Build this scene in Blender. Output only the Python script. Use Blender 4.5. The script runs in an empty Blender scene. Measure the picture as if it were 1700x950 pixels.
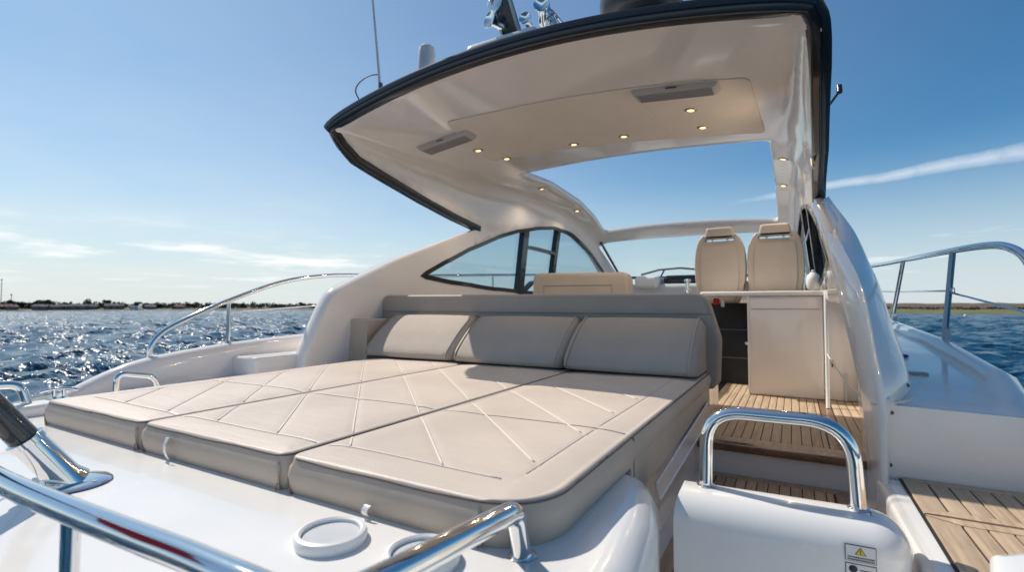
import bpy, bmesh, math, random
import numpy as np
from mathutils import Vector, Matrix
from mathutils.geometry import delaunay_2d_cdt
random.seed(7)
R = math.radians
SC = bpy.context.scene
COL = SC.collection

# ------------------------------------------------------------------ camera, sky, sun, exposure
cam_d = bpy.data.cameras.new('camera')
cam = bpy.data.objects.new('camera', cam_d)
COL.objects.link(cam)
cam.location = (0, 0, 2.2)
cam.rotation_euler = (R(90 + 2.15), 0, R(29.4))
cam_d.sensor_width = 36
cam_d.lens = 826 / 1700 * 36
cam_d.clip_start = .02
cam_d.clip_end = 20000
cam_d.dof.use_dof = True
cam_d.dof.focus_distance = 1.75
cam_d.dof.aperture_fstop = 3.2
SC.camera = cam

SUN_EL, SUN_AZ = 48.5, -79.0            # degrees; azimuth counted from the bow (+Y) towards starboard (+X)
sun_dir = Vector((math.sin(R(SUN_AZ)) * math.cos(R(SUN_EL)), math.cos(R(SUN_AZ)) * math.cos(R(SUN_EL)), math.sin(R(SUN_EL))))
sl = bpy.data.lights.new('sun', 'SUN')
sl.energy = 2.6
sl.angle = R(.53)
sl.color = (1, .92, .82)
so = bpy.data.objects.new('sun', sl)
COL.objects.link(so)
so.rotation_euler = (-sun_dir).to_track_quat('-Z', 'Y').to_euler()

W = bpy.data.worlds.new('World')
SC.world = W
W.use_nodes = True
SC.view_settings.view_transform = 'Standard'
SC.view_settings.look = 'None'
SC.view_settings.exposure = 0.80
SC.view_settings.gamma = 1
SC.render.engine = 'CYCLES'
SC.cycles.use_denoising = True
SC.cycles.max_bounces = 10
SC.cycles.transparent_max_bounces = 12
SC.cycles.sample_clamp_indirect = 6
SC.cycles.caustics_reflective = False
SC.cycles.caustics_refractive = False


class NT:
    def __init__(s, tree):
        s.t = tree

    def n(s, typ, **kw):
        nd = s.t.nodes.new(typ)
        for k, v in kw.items():
            if k.startswith('i_'):
                nd.inputs[k[2:].replace('_', ' ')].default_value = v
            else:
                setattr(nd, k, v)
        return nd

    def l(s, a, b):
        s.t.links.new(a, b)

    def math(s, op, a, b=None, c=None, clamp=False):
        nd = s.t.nodes.new('ShaderNodeMath')
        nd.operation = op
        nd.use_clamp = clamp
        for i, v in enumerate((a, b, c)):
            if v is None:
                continue
            if isinstance(v, (int, float)):
                nd.inputs[i].default_value = v
            else:
                s.l(v, nd.inputs[i])
        return nd.outputs[0]

    def vmath(s, op, a, b=None):
        nd = s.t.nodes.new('ShaderNodeVectorMath')
        nd.operation = op
        for i, v in enumerate((a, b)):
            if v is None:
                continue
            if isinstance(v, (tuple, list, Vector)):
                nd.inputs[i].default_value = tuple(v)
            else:
                s.l(v, nd.inputs[i])
        return nd.outputs['Value'] if op in ('DOT_PRODUCT', 'LENGTH') else nd.outputs[0]

    def mix(s, f, a, b):
        nd = s.t.nodes.new('ShaderNodeMix')
        nd.data_type = 'RGBA'
        for k, v in (('Factor', f), ('A', a), ('B', b)):
            i = {'Factor': 0, 'A': 6, 'B': 7}[k]
            if isinstance(v, (int, float)):
                nd.inputs[i].default_value = v
            elif isinstance(v, (tuple, list)):
                nd.inputs[i].default_value = v
            else:
                s.l(v, nd.inputs[i])
        return nd.outputs[2]

    def rng(s, v, a, b, c=0., d=1., smooth=True):
        nd = s.t.nodes.new('ShaderNodeMapRange')
        if smooth:
            nd.interpolation_type = 'SMOOTHSTEP'
        s.l(v, nd.inputs[0])
        for i, x in enumerate((a, b, c, d)):
            nd.inputs[i + 1].default_value = x
        return nd.outputs[0]

    def noise(s, vec, scale, detail=4, rough=.55, dim='3D'):
        nd = s.t.nodes.new('ShaderNodeTexNoise')
        nd.noise_dimensions = dim
        if vec is not None:
            s.l(vec, nd.inputs['Vector'])
        nd.inputs['Scale'].default_value = scale
        nd.inputs['Detail'].default_value = detail
        nd.inputs['Roughness'].default_value = rough
        return nd.outputs['Fac']


def world_nodes():
    t = NT(W.node_tree)
    W.node_tree.nodes.clear()
    out = t.n('ShaderNodeOutputWorld')
    bg = t.n('ShaderNodeBackground')
    bg.inputs['Strength'].default_value = .060
    sky = t.n('ShaderNodeTexSky', sky_type='NISHITA')
    sky.sun_disc = False
    sky.sun_elevation = R(SUN_EL)
    sky.sun_rotation = R(SUN_AZ)
    sky.altitude = 0
    sky.air_density = 1.0
    sky.dust_density = .45
    sky.ozone_density = 3.2
    tc = t.n('ShaderNodeTexCoord')
    d = t.vmath('NORMALIZE', tc.outputs['Generated'])
    sep = t.n('ShaderNodeSeparateXYZ')
    t.l(d, sep.inputs[0])
    z = sep.outputs['Z']
    zc = t.math('MAXIMUM', z, .015)
    # cloud layer seen on a high plane
    cmb = t.n('ShaderNodeCombineXYZ')
    t.l(t.math('DIVIDE', sep.outputs['X'], t.math('ADD', zc, .035)), cmb.inputs[0])
    t.l(t.math('DIVIDE', sep.outputs['Y'], t.math('ADD', zc, .035)), cmb.inputs[1])
    n1 = t.noise(cmb.outputs[0], .62, 8, .6)
    n2 = t.noise(cmb.outputs[0], .13, 3, .5)
    dens = t.rng(t.math('ADD', t.math('MULTIPLY', n1, .75), t.math('MULTIPLY', n2, .5)), .66, .80)
    low = t.rng(z, .02, .05)
    high = t.rng(z, .09, .16, 1, 0)
    dens = t.math('MULTIPLY', t.math('MULTIPLY', dens, t.math('MULTIPLY', low, high)), .58)
    # thin high veil towards the sun side
    sd = t.vmath('DOT_PRODUCT', d, tuple(sun_dir))
    veil = t.math('MULTIPLY', t.rng(sd, .15, .85), .42)
    veil = t.math('MULTIPLY', veil, t.rng(z, .10, .50, 1, .5))
    vn = t.rng(t.noise(cmb.outputs[0], .3, 5, .6), .3, .75)
    veil = t.math('MULTIPLY', veil, t.math('ADD', t.math('MULTIPLY', vn, .5), .5))
    # a contrail: a band round a great circle
    a, b = Vector(CONTRAIL[0]).normalized(), Vector(CONTRAIL[1]).normalized()
    nrm = a.cross(b).normalized()
    mid = (a + b).normalized()
    tang = nrm.cross(mid)
    wob = t.math('MULTIPLY', t.math('SUBTRACT', t.noise(d, 10, 4, .6), .5), .014)
    off = t.math('ABSOLUTE', t.math('ADD', t.vmath('DOT_PRODUCT', d, tuple(nrm)), wob))
    along = t.vmath('DOT_PRODUCT', d, tuple(tang))
    wid = t.rng(along, -.20, .20, .004, .0125, False)
    core = t.math('SUBTRACT', 1, t.math('DIVIDE', off, wid), clamp=True)
    tex = t.rng(t.noise(d, 26, 6, .7), .18, .62, .35, 1)
    ends = t.math('MULTIPLY', t.rng(along, -.215, -.08, 0, 1), t.math('GREATER_THAN', t.vmath('DOT_PRODUCT', d, tuple(mid)), .5))
    trail = t.math('MULTIPLY', t.math('MULTIPLY', t.math('POWER', core, .6), ends), t.math('MULTIPLY', tex, .5))
    cloudc = t.n('ShaderNodeRGB')
    cloudc.outputs[0].default_value = (11.5, 11.3, 11.2, 1)
    hs = t.n('ShaderNodeHueSaturation')
    hs.inputs['Saturation'].default_value = 1.16
    t.l(sky.outputs[0], hs.inputs['Color'])
    tint = t.n('ShaderNodeMix', data_type='RGBA', blend_type='MULTIPLY')
    tint.inputs[0].default_value = 1
    t.l(hs.outputs[0], tint.inputs[6])
    tint.inputs[7].default_value = (.66, 1.0, 1.04, 1)
    lowhaze = t.math('MULTIPLY', t.rng(z, -.02, .28, 1, 0), .86)
    c = t.mix(lowhaze, tint.outputs[2], (7.0, 7.5, 8.0, 1))
    c = t.mix(veil, c, (9.2, 8.7, 7.9, 1))
    c = t.mix(dens, c, cloudc.outputs[0])
    c = t.mix(trail, c, (9.6, 9.8, 10.2, 1))
    t.l(c, bg.inputs['Color'])
    t.l(bg.outputs[0], out.inputs[0])


CONTRAIL = ((-.0778, .9795, .1858), (.2814, .9362, .2105))
world_nodes()


# ------------------------------------------------------------------ materials
def mat(name, col, rough=.5, metal=0., coat=0., spec=.5, bump=None, var=None, trans=0, emit=None, aniso=None, sheen=0):
    m = bpy.data.materials.new(name)
    m.use_nodes = True
    t = NT(m.node_tree)
    b = m.node_tree.nodes['Principled BSDF']
    b.inputs['Base Color'].default_value = (*col, 1)
    b.inputs['Roughness'].default_value = rough
    b.inputs['Metallic'].default_value = metal
    b.inputs['Specular IOR Level'].default_value = spec
    b.inputs['Coat Weight'].default_value = coat
    b.inputs['Coat Roughness'].default_value = .06
    b.inputs['Sheen Weight'].default_value = sheen
    tc = t.n('ShaderNodeTexCoord')
    if var:                                   # (scale, amount): soft mottling of the colour and of the gloss
        sc, am = var
        f = t.noise(tc.outputs['Object'], sc, 6, .6)
        lo = tuple(c * (1 - am) for c in col) + (1,)
        hi = tuple(min(1, c * (1 + am)) for c in col) + (1,)
        t.l(t.mix(t.rng(f, .3, .7), lo, hi), b.inputs['Base Color'])
        t.l(t.rng(t.noise(tc.outputs['Object'], sc * 2.3, 5, .6), .3, .7, max(.02, rough * .75), rough * 1.3), b.inputs['Roughness'])
    if bump:                                  # list of (scale, strength, distance)
        prev = None
        for sc, st, ds in bump:
            bn = t.n('ShaderNodeBump')
            bn.inputs['Strength'].default_value = st
            bn.inputs['Distance'].default_value = ds
            t.l(t.noise(tc.outputs['Object'], sc, 4, .6), bn.inputs['Height'])
            if prev is not None:
                t.l(prev, bn.inputs['Normal'])
            prev = bn.outputs[0]
        t.l(prev, b.inputs['Normal'])
    if emit:
        b.inputs['Emission Color'].default_value = (*emit[0], 1)
        b.inputs['Emission Strength'].default_value = emit[1]
    return m


def teak_mat():
    m = bpy.data.materials.new('teak')
    m.use_nodes = True
    t = NT(m.node_tree)
    b = m.node_tree.nodes['Principled BSDF']
    tc = t.n('ShaderNodeTexCoord')
    oi = t.n('ShaderNodeObjectInfo')
    mp = t.n('ShaderNodeMapping')
    mp.inputs['Scale'].default_value = (60, 3, 20)
    t.l(tc.outputs['Object'], mp.inputs[0])
    add = t.vmath('ADD', mp.outputs[0], None)
    nd = add.node
    sc = t.n('ShaderNodeVectorMath', operation='SCALE')
    sc.inputs[0].default_value = (37, 91, 53)
    t.l(oi.outputs['Random'], sc.inputs['Scale'])
    t.l(sc.outputs[0], nd.inputs[1])
    g = t.noise(add, 1.2, 6, .65)
    c = t.mix(t.rng(g, .28, .72), (.33, .24, .16, 1), (.55, .415, .285, 1))
    c = t.mix(t.math('MULTIPLY', t.rng(oi.outputs['Random'], 0, 1, 0, 1, False), .45), c, (.52, .40, .28, 1))
    st = t.rng(t.noise(tc.outputs['Object'], 3.2, 5, .7), .5, .75)
    c = t.mix(t.math('MULTIPLY', st, .25), c, (.22, .17, .13, 1))
    t.l(c, b.inputs['Base Color'])
    b.inputs['Roughness'].default_value = .62
    bn = t.n('ShaderNodeBump')
    bn.inputs['Strength'].default_value = .25
    bn.inputs['Distance'].default_value = .002
    t.l(g, bn.inputs['Height'])
    t.l(bn.outputs[0], b.inputs['Normal'])
    return m


def vinyl_mat(name, col, lines=True, rough=.46, spec=.42):
    m = bpy.data.materials.new(name)
    m.use_nodes = True
    t = NT(m.node_tree)
    b = m.node_tree.nodes['Principled BSDF']
    tc = t.n('ShaderNodeTexCoord')
    o = tc.outputs['Object']
    f = t.noise(o, 2.5, 5, .6)
    c = t.mix(t.rng(f, .3, .7), tuple(x * .93 for x in col) + (1,), tuple(x * 1.05 for x in col) + (1,))
    t.l(c, b.inputs['Base Color'])
    b.inputs['Roughness'].default_value = rough
    b.inputs['Specular IOR Level'].default_value = spec
    b1 = t.n('ShaderNodeBump')                # leather grain
    b1.inputs['Strength'].default_value = .22
    b1.inputs['Distance'].default_value = .0015
    v = t.n('ShaderNodeTexVoronoi')
    v.inputs['Scale'].default_value = 420
    t.l(o, v.inputs['Vector'])
    t.l(v.outputs['Distance'], b1.inputs['Height'])
    b2 = t.n('ShaderNodeBump')                # slack in the cover
    b2.inputs['Strength'].default_value = .5
    b2.inputs['Distance'].default_value = .012
    mp = t.n('ShaderNodeMapping')
    mp.inputs['Scale'].default_value = (2.0, 9, 5) if lines else (3, 4, 5)
    t.l(o, mp.inputs[0])
    t.l(t.noise(mp.outputs[0], 1.3, 4, .55), b2.inputs['Height'])
    t.l(b1.outputs[0], b2.inputs['Normal'])
    t.l(b2.outputs[0], b.inputs['Normal'])
    return m


def glass_mat(name, tint, refl=1.0):
    m = bpy.data.materials.new(name)
    m.use_nodes = True
    t = NT(m.node_tree)
    m.node_tree.nodes.clear()
    out = t.n('ShaderNodeOutputMaterial')
    tr = t.n('ShaderNodeBsdfTransparent')
    tr.inputs[0].default_value = (*tint, 1)
    gl = t.n('ShaderNodeBsdfGlossy')
    gl.inputs['Roughness'].default_value = .02
    ge = t.n('ShaderNodeNewGeometry')
    cs = t.math('ABSOLUTE', t.vmath('DOT_PRODUCT', ge.outputs['Normal'], ge.outputs['Incoming']))
    fz = t.math('ADD', .035, t.math('MULTIPLY', t.math('POWER', t.math('SUBTRACT', 1, cs, clamp=True), 5), .9))
    mx = t.n('ShaderNodeMixShader')
    t.l(t.math('MULTIPLY', fz, refl, clamp=True), mx.inputs[0])
    t.l(tr.outputs[0], mx.inputs[1])
    t.l(gl.outputs[0], mx.inputs[2])
    t.l(mx.outputs[0], out.inputs[0])
    return m


def water_mat():
    m = bpy.data.materials.new('sea_water')
    m.use_nodes = True
    t = NT(m.node_tree)
    b = m.node_tree.nodes['Principled BSDF']
    b.inputs['Base Color'].default_value = (.004, .052, .105, 1)
    b.inputs['Roughness'].default_value = .21
    b.inputs['IOR'].default_value = 1.333
    b.inputs['Specular IOR Level'].default_value = .5
    g = t.n('ShaderNodeNewGeometry')
    mp = t.n('ShaderNodeMapping')
    mp.inputs['Rotation'].default_value = (0, 0, R(-55))
    mp.inputs['Scale'].default_value = (.5, 1.1, 1)
    t.l(g.outputs['Position'], mp.inputs[0])
    acc = None
    for sc, am, det in ((.5, 2.4, 2), (1.4, 3.1, 2), (4.0, 2.7, 2), (12, 1.4, 1)):
        nd = t.n('ShaderNodeTexNoise')
        nd.inputs['Scale'].default_value = sc
        nd.inputs['Detail'].default_value = det
        nd.inputs['Roughness'].default_value = .55
        t.l(mp.outputs[0], nd.inputs['Vector'])
        c = t.vmath('SUBTRACT', nd.outputs['Color'], (.5, .5, .5))
        c = t.vmath('MULTIPLY', c, (am, am, 0))
        acc = c if acc is None else t.vmath('ADD', acc, c)
    t.l(t.vmath('NORMALIZE', t.vmath('ADD', g.outputs['Normal'], acc)), b.inputs['Normal'])
    return m


def grass_mat():
    m = bpy.data.materials.new('shore_grass')
    m.use_nodes = True
    t = NT(m.node_tree)
    b = m.node_tree.nodes['Principled BSDF']
    g = t.n('ShaderNodeNewGeometry')
    c = t.mix(t.rng(t.noise(g.outputs['Position'], .06, 6, .65), .35, .65), (.10, .115, .035, 1), (.17, .15, .06, 1))
    c = t.mix(t.rng(t.noise(g.outputs['Position'], .5, 4, .6), .55, .75), c, (.13, .09, .06, 1))
    t.l(c, b.inputs['Base Color'])
    b.inputs['Roughness'].default_value = .95
    return m


STRIP = ((2.62, 1.72), (1.55, 1.655), (1.60, 1.59), (2.62, 1.63))      # (y, z) of the clear strip below the sun pad
M = dict(
    gel=mat('white_gelcoat', (.80, .785, .755), .22, coat=.5, var=(1.6, .012), bump=[(2.2, .04, .02)]),
    gelin=mat('warm_white_gelcoat', (.86, .80, .745), .11, coat=.45, var=(1.8, .015), bump=[(1.6, .05, .03)]),
    liner=mat('ceiling_vinyl', (.82, .73, .64), .55, var=(3, .03), bump=[(300, .1, .001)]),
    black=mat('black_edge_trim', (.014, .015, .017), .24, coat=.3),
    gloss_black=mat('gloss_black', (.012, .013, .016), .12, coat=.4),
    dark=mat('dark_recess', (.012, .012, .013), .5, var=(2, .3)),
    chrome=mat('polished_stainless', (.80, .80, .79), .06, metal=1, var=(18, .02)),
    carbon=mat('carbon_fibre', (.025, .026, .028), .28, coat=.8, var=(60, .45)),
    teak=teak_mat(),
    caulk=mat('black_caulk', (.015, .015, .015), .6),
    varn=mat('varnished_teak', (.20, .095, .042), .3, coat=.5, var=(8, .25)),
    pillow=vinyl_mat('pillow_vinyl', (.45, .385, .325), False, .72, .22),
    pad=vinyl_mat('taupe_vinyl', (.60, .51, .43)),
    pad_shade=vinyl_mat('taupe_vinyl_shade', (.49, .415, .345), False),  # darker copy of the pad vinyl, shade of the cushion sides in its colour
    tan=vinyl_mat('tan_leather', (.56, .465, .375), False, .42),
    thread=mat('piping_cord', (.30, .26, .225), .6),
    cord=mat('dark_piping', (.11, .09, .08), .6),
    seam=mat('pale_welt', (.72, .65, .58), .5),
    boxgrey=mat('speaker_grey', (.50, .475, .455), .45, var=(5, .04)),
    grey=mat('grey_plastic', (.36, .345, .34), .45, var=(5, .04)),
    greydark=mat('dark_grey_plastic', (.085, .09, .10), .35, var=(5, .08)),
    lightgrey=mat('pale_grey_plastic', (.55, .56, .58), .4, var=(5, .03)),
    white=mat('white_plastic', (.80, .80, .79), .35, var=(5, .02)),
    glass=glass_mat('tinted_glass', (.70, .79, .83)),
    clear=glass_mat('clear_glass', (.86, .92, .93), .8),
    acrylic=mat('frosted_acrylic', (.82, .80, .78), .18, coat=.6),
    lamp=mat('lamp_lens', (.9, .8, .6), .3, emit=((1, .70, .34), .8)),
    brass=mat('bronze_ring', (.55, .42, .28), .25, metal=1),
    red=mat('red_cloth', (.52, .03, .04), .8),
    blue=mat('blue_cap', (.02, .04, .35), .3),
    yellow=mat('warning_yellow', (.75, .58, .04), .5),
    ink=mat('black_ink', (.02, .02, .02), .5),
    paper=mat('label_film', (.70, .70, .70), .4),
    rope=mat('white_rope', (.62, .60, .57), .8, bump=[(160, .4, .003)]),
    water=water_mat(),
    grass=grass_mat(),
    sand=mat('shingle', (.13, .11, .065), .95, var=(.1, .2)),
    heath=mat('dry_heath', (.115, .075, .05), .95, var=(.08, .3)),
    foliage=mat('foliage', (.035, .045, .022), .9, var=(.25, .5)),
    bark=mat('bark', (.08, .06, .045), .9),
    house=mat('painted_render', (.13, .135, .14), .95, var=(.4, .12)),
    brick=mat('brick_wall', (.12, .08, .065), .85, var=(.5, .2)),
    slate=mat('slate_roof', (.055, .062, .08), .95, var=(.5, .2)),
    tile=mat('red_tile_roof', (.10, .055, .045), .95, var=(.5, .2)),
    pane=mat('window_pane', (.03, .035, .04), .1),
)


# ------------------------------------------------------------------ mesh helpers
def link(name, me, m, parent=None, angle=35, **props):
    if m is not None:
        me.materials.append(m)
    me.shade_smooth()
    if angle < 180:
        me.set_sharp_from_angle(angle=R(angle))
    o = bpy.data.objects.new(name, me)
    COL.objects.link(o)
    if parent is not None:
        o.parent = parent
    for k, v in props.items():
        o[k] = v
    return o


def raw(name, V, F, m, parent=None, angle=35, **props):
    me = bpy.data.meshes.new(name)
    me.from_pydata([tuple(v) for v in V], [], F)
    me.validate()
    bm = bmesh.new()
    bm.from_mesh(me)
    bmesh.ops.recalc_face_normals(bm, faces=bm.faces)
    bm.to_mesh(me)
    bm.free()
    return link(name, me, m, parent, angle, **props)


def empty(name, loc=(0, 0, 0), **props):
    o = bpy.data.objects.new(name, None)
    o.empty_display_size = .1
    COL.objects.link(o)
    o.location = loc
    for k, v in props.items():
        o[k] = v
    return o


def tag(o, label, cat, group=None):
    o['label'] = label
    o['category'] = cat
    if group:
        o['group'] = group
    return o


class MB:
    """collects shapes into one mesh"""
    def __init__(s):
        s.V = []
        s.F = []

    def add(s, V, F):
        k = len(s.V)
        s.V += [tuple(v) for v in V]
        s.F += [tuple(i + k for i in f) for f in F]
        return s

    def box(s, x0, x1, y0, y1, z0, z1, bev=0., seg=3, mtx=None):
        bm = bmesh.new()
        bmesh.ops.create_cube(bm, size=1)
        for v in bm.verts:
            v.co = Vector((x0 + (v.co.x + .5) * (x1 - x0), y0 + (v.co.y + .5) * (y1 - y0), z0 + (v.co.z + .5) * (z1 - z0)))
        if bev > 0:
            bmesh.ops.bevel(bm, geom=bm.edges[:], offset=bev, segments=seg, profile=.5, affect='EDGES', clamp_overlap=True)
        if mtx is not None:
            bm.transform(mtx)
        bm.verts.index_update()
        s.add([v.co[:] for v in bm.verts], [[v.index for v in f.verts] for f in bm.faces])
        bm.free()
        return s

    def tube(s, path, r, n=14, closed=False, caps=True):
        path = [Vector(p) for p in path]
        N = len(path)
        rr = r if isinstance(r, (list, tuple)) else [r] * N
        T = []
        for i in range(N):
            if closed:
                t = path[(i + 1) % N] - path[i - 1]
            else:
                t = path[min(i + 1, N - 1)] - path[max(i - 1, 0)]
            T.append(t.normalized())
        up = Vector((0, 0, 1)) if abs(T[0].z) < .9 else Vector((1, 0, 0))
        nrm = (up - T[0] * up.dot(T[0])).normalized()
        V, F = [], []
        for i in range(N):
            nrm = (nrm - T[i] * nrm.dot(T[i])).normalized()
            b = T[i].cross(nrm)
            for k in range(n):
                a = 2 * math.pi * k / n
                V.append(path[i] + (nrm * math.cos(a) + b * math.sin(a)) * rr[i])
        for i in range(N if closed else N - 1):
            j = (i + 1) % N
            for k in range(n):
                l = (k + 1) % n
                F.append((i * n + k, i * n + l, j * n + l, j * n + k))
        if caps and not closed:
            F.append(tuple(range(n)))
            F.append(tuple((N - 1) * n + k for k in range(n)))
        return s.add(V, F)

    def lathe(s, prof, c=(0, 0, 0), axis=(0, 0, 1), n=32):
        q = Vector((0, 0, 1)).rotation_difference(Vector(axis).normalized())
        c = Vector(c)
        V, F = [], []
        for r, z in prof:
            for k in range(n):
                a = 2 * math.pi * k / n
                V.append(c + q @ Vector((r * math.cos(a), r * math.sin(a), z)))
        for i in range(len(prof) - 1):
            for k in range(n):
                l = (k + 1) % n
                F.append((i * n + k, i * n + l, (i + 1) * n + l, (i + 1) * n + k))
        F.append(tuple(range(n)))
        F.append(tuple((len(prof) - 1) * n + k for k in range(n)))
        return s.add(V, F)

    def slab(s, poly, z0, z1, r=0., seg=5, mtx=None, r_bot=0.):
        """polygon (CCW) extruded z0..z1 with its top edge rounded by r"""
        if area(poly) < 0:
            poly = poly[::-1]
        N = len(poly)
        nr = []
        for i in range(N):
            a, b, c = Vector(poly[i - 1]), Vector(poly[i]), Vector(poly[(i + 1) % N])
            e1, e2 = (b - a), (c - b)
            n1 = Vector((-e1.y, e1.x)).normalized()
            n2 = Vector((-e2.y, e2.x)).normalized()
            m = n1 + n2
            m = m / max(.35, m.dot(n1)) if m.length > 1e-6 else n1
            nr.append(m)
        rings = []
        rb = r_bot
        if rb > 0:
            for k in range(seg + 1):
                a = math.pi / 2 * k / seg
                rings.append((rb * (1 - math.sin(a)), z0 + rb * (1 - math.cos(a))))
        else:
            rings.append((0, z0))
        if r > 0:
            for k in range(seg + 1):
                a = math.pi / 2 * k / seg
                rings.append((r * (1 - math.cos(a)), z1 - r + r * math.sin(a)))
        else:
            rings.append((0, z1))
        V, F = [], []
        for off, z in rings:
            for p, m in zip(poly, nr):
                V.append(Vector((p[0] + m.x * off, p[1] + m.y * off, z)))
        for i in range(len(rings) - 1):
            for k in range(N):
                l = (k + 1) % N
                F.append((i * N + k, i * N + l, (i + 1) * N + l, (i + 1) * N + k))
        F.append(tuple(range(N))[::-1])
        F.append(tuple((len(rings) - 1) * N + k for k in range(N)))
        if mtx is not None:
            V = [mtx @ v for v in V]
        return s.add(V, F)

    def grid(s, rows):
        """rows of points, same length, joined as a quad sheet"""
        V = [p for r_ in rows for p in r_]
        n = len(rows[0])
        F = []
        for i in range(len(rows) - 1):
            for k in range(n - 1):
                F.append((i * n + k, i * n + k + 1, (i + 1) * n + k + 1, (i + 1) * n + k))
        return s.add(V, F)

    def build(s, name, m, parent=None, angle=35, **props):
        return raw(name, s.V, s.F, m, parent, angle, **props)


def area(p):
    return sum(p[i - 1][0] * p[i][1] - p[i][0] * p[i - 1][1] for i in range(len(p))) / 2


def inside(p, poly):
    x, y = p
    c = False
    j = len(poly) - 1
    for i in range(len(poly)):
        xi, yi = poly[i]
        xj, yj = poly[j]
        if (yi > y) != (yj > y) and x < (xj - xi) * (y - yi) / (yj - yi) + xi:
            c = not c
        j = i
    return c


def smooth_path(pts, k=8, closed=False):
    """Catmull-Rom through the points"""
    P_ = [Vector(p) for p in pts]
    N = len(P_)
    out = []
    rngN = N if closed else N - 1
    for i in range(rngN):
        if closed:
            a, b, c, d = P_[i - 1], P_[i], P_[(i + 1) % N], P_[(i + 2) % N]
        else:
            a, b, c, d = P_[max(i - 1, 0)], P_[i], P_[i + 1], P_[min(i + 2, N - 1)]
        for j in range(k):
            t = j / k
            out.append(.5 * ((2 * b) + (c - a) * t + (2 * a - 5 * b + 4 * c - d) * t * t + (3 * b - a - 3 * c + d) * t ** 3))
    if not closed:
        out.append(P_[-1])
    return out


def fillet_path(pts, rad, k=8):
    """polyline with rounded corners"""
    P_ = [Vector(p) for p in pts]
    rad = rad if isinstance(rad, (list, tuple)) else [rad] * len(P_)
    out = [P_[0]]
    for i in range(1, len(P_) - 1):
        a, b, c = P_[i - 1], P_[i], P_[i + 1]
        u, v = (a - b).normalized(), (c - b).normalized()
        ang = u.angle(v)
        d = min(rad[i] / math.tan(ang / 2), .49 * (a - b).length, .49 * (c - b).length)
        p, q = b + u * d, b + v * d
        for j in range(k + 1):
            t = j / k
            out.append(p * (1 - t) ** 2 + b * 2 * t * (1 - t) + q * t * t)
    out.append(P_[-1])
    return out


def round_poly(pts, rad, k=6):
    """closed 2D polygon with rounded corners"""
    N = len(pts)
    rad = rad if isinstance(rad, (list, tuple)) else [rad] * N
    out = []
    for i in range(N):
        a, b, c = Vector(pts[i - 1]), Vector(pts[i]), Vector(pts[(i + 1) % N])
        if rad[i] <= 0:
            out.append(tuple(b))
            continue
        u, v = (a - b).normalized(), (c - b).normalized()
        ang = u.angle(v)
        d = min(rad[i] / math.tan(ang / 2), .49 * (a - b).length, .49 * (c - b).length)
        p, q = b + u * d, b + v * d
        for j in range(k + 1):
            t = j / k
            out.append(tuple(p * (1 - t) ** 2 + b * 2 * t * (1 - t) + q * t * t))
    return out


def resample(poly, h, closed=True):
    out = []
    N = len(poly)
    for i in range(N if closed else N - 1):
        a, b = Vector(poly[i]), Vector(poly[(i + 1) % N])
        n = max(1, int(math.ceil((b - a).length / h)))
        for k in range(n):
            out.append(tuple(a + (b - a) * k / n))
    if not closed:
        out.append(tuple(poly[-1]))
    return out


def pnormal(P_, u, v, e=.004):
    a = Vector(P_(u + e, v)) - Vector(P_(u - e, v))
    b = Vector(P_(u, v + e)) - Vector(P_(u, v - e))
    return a.cross(b).normalized()


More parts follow.
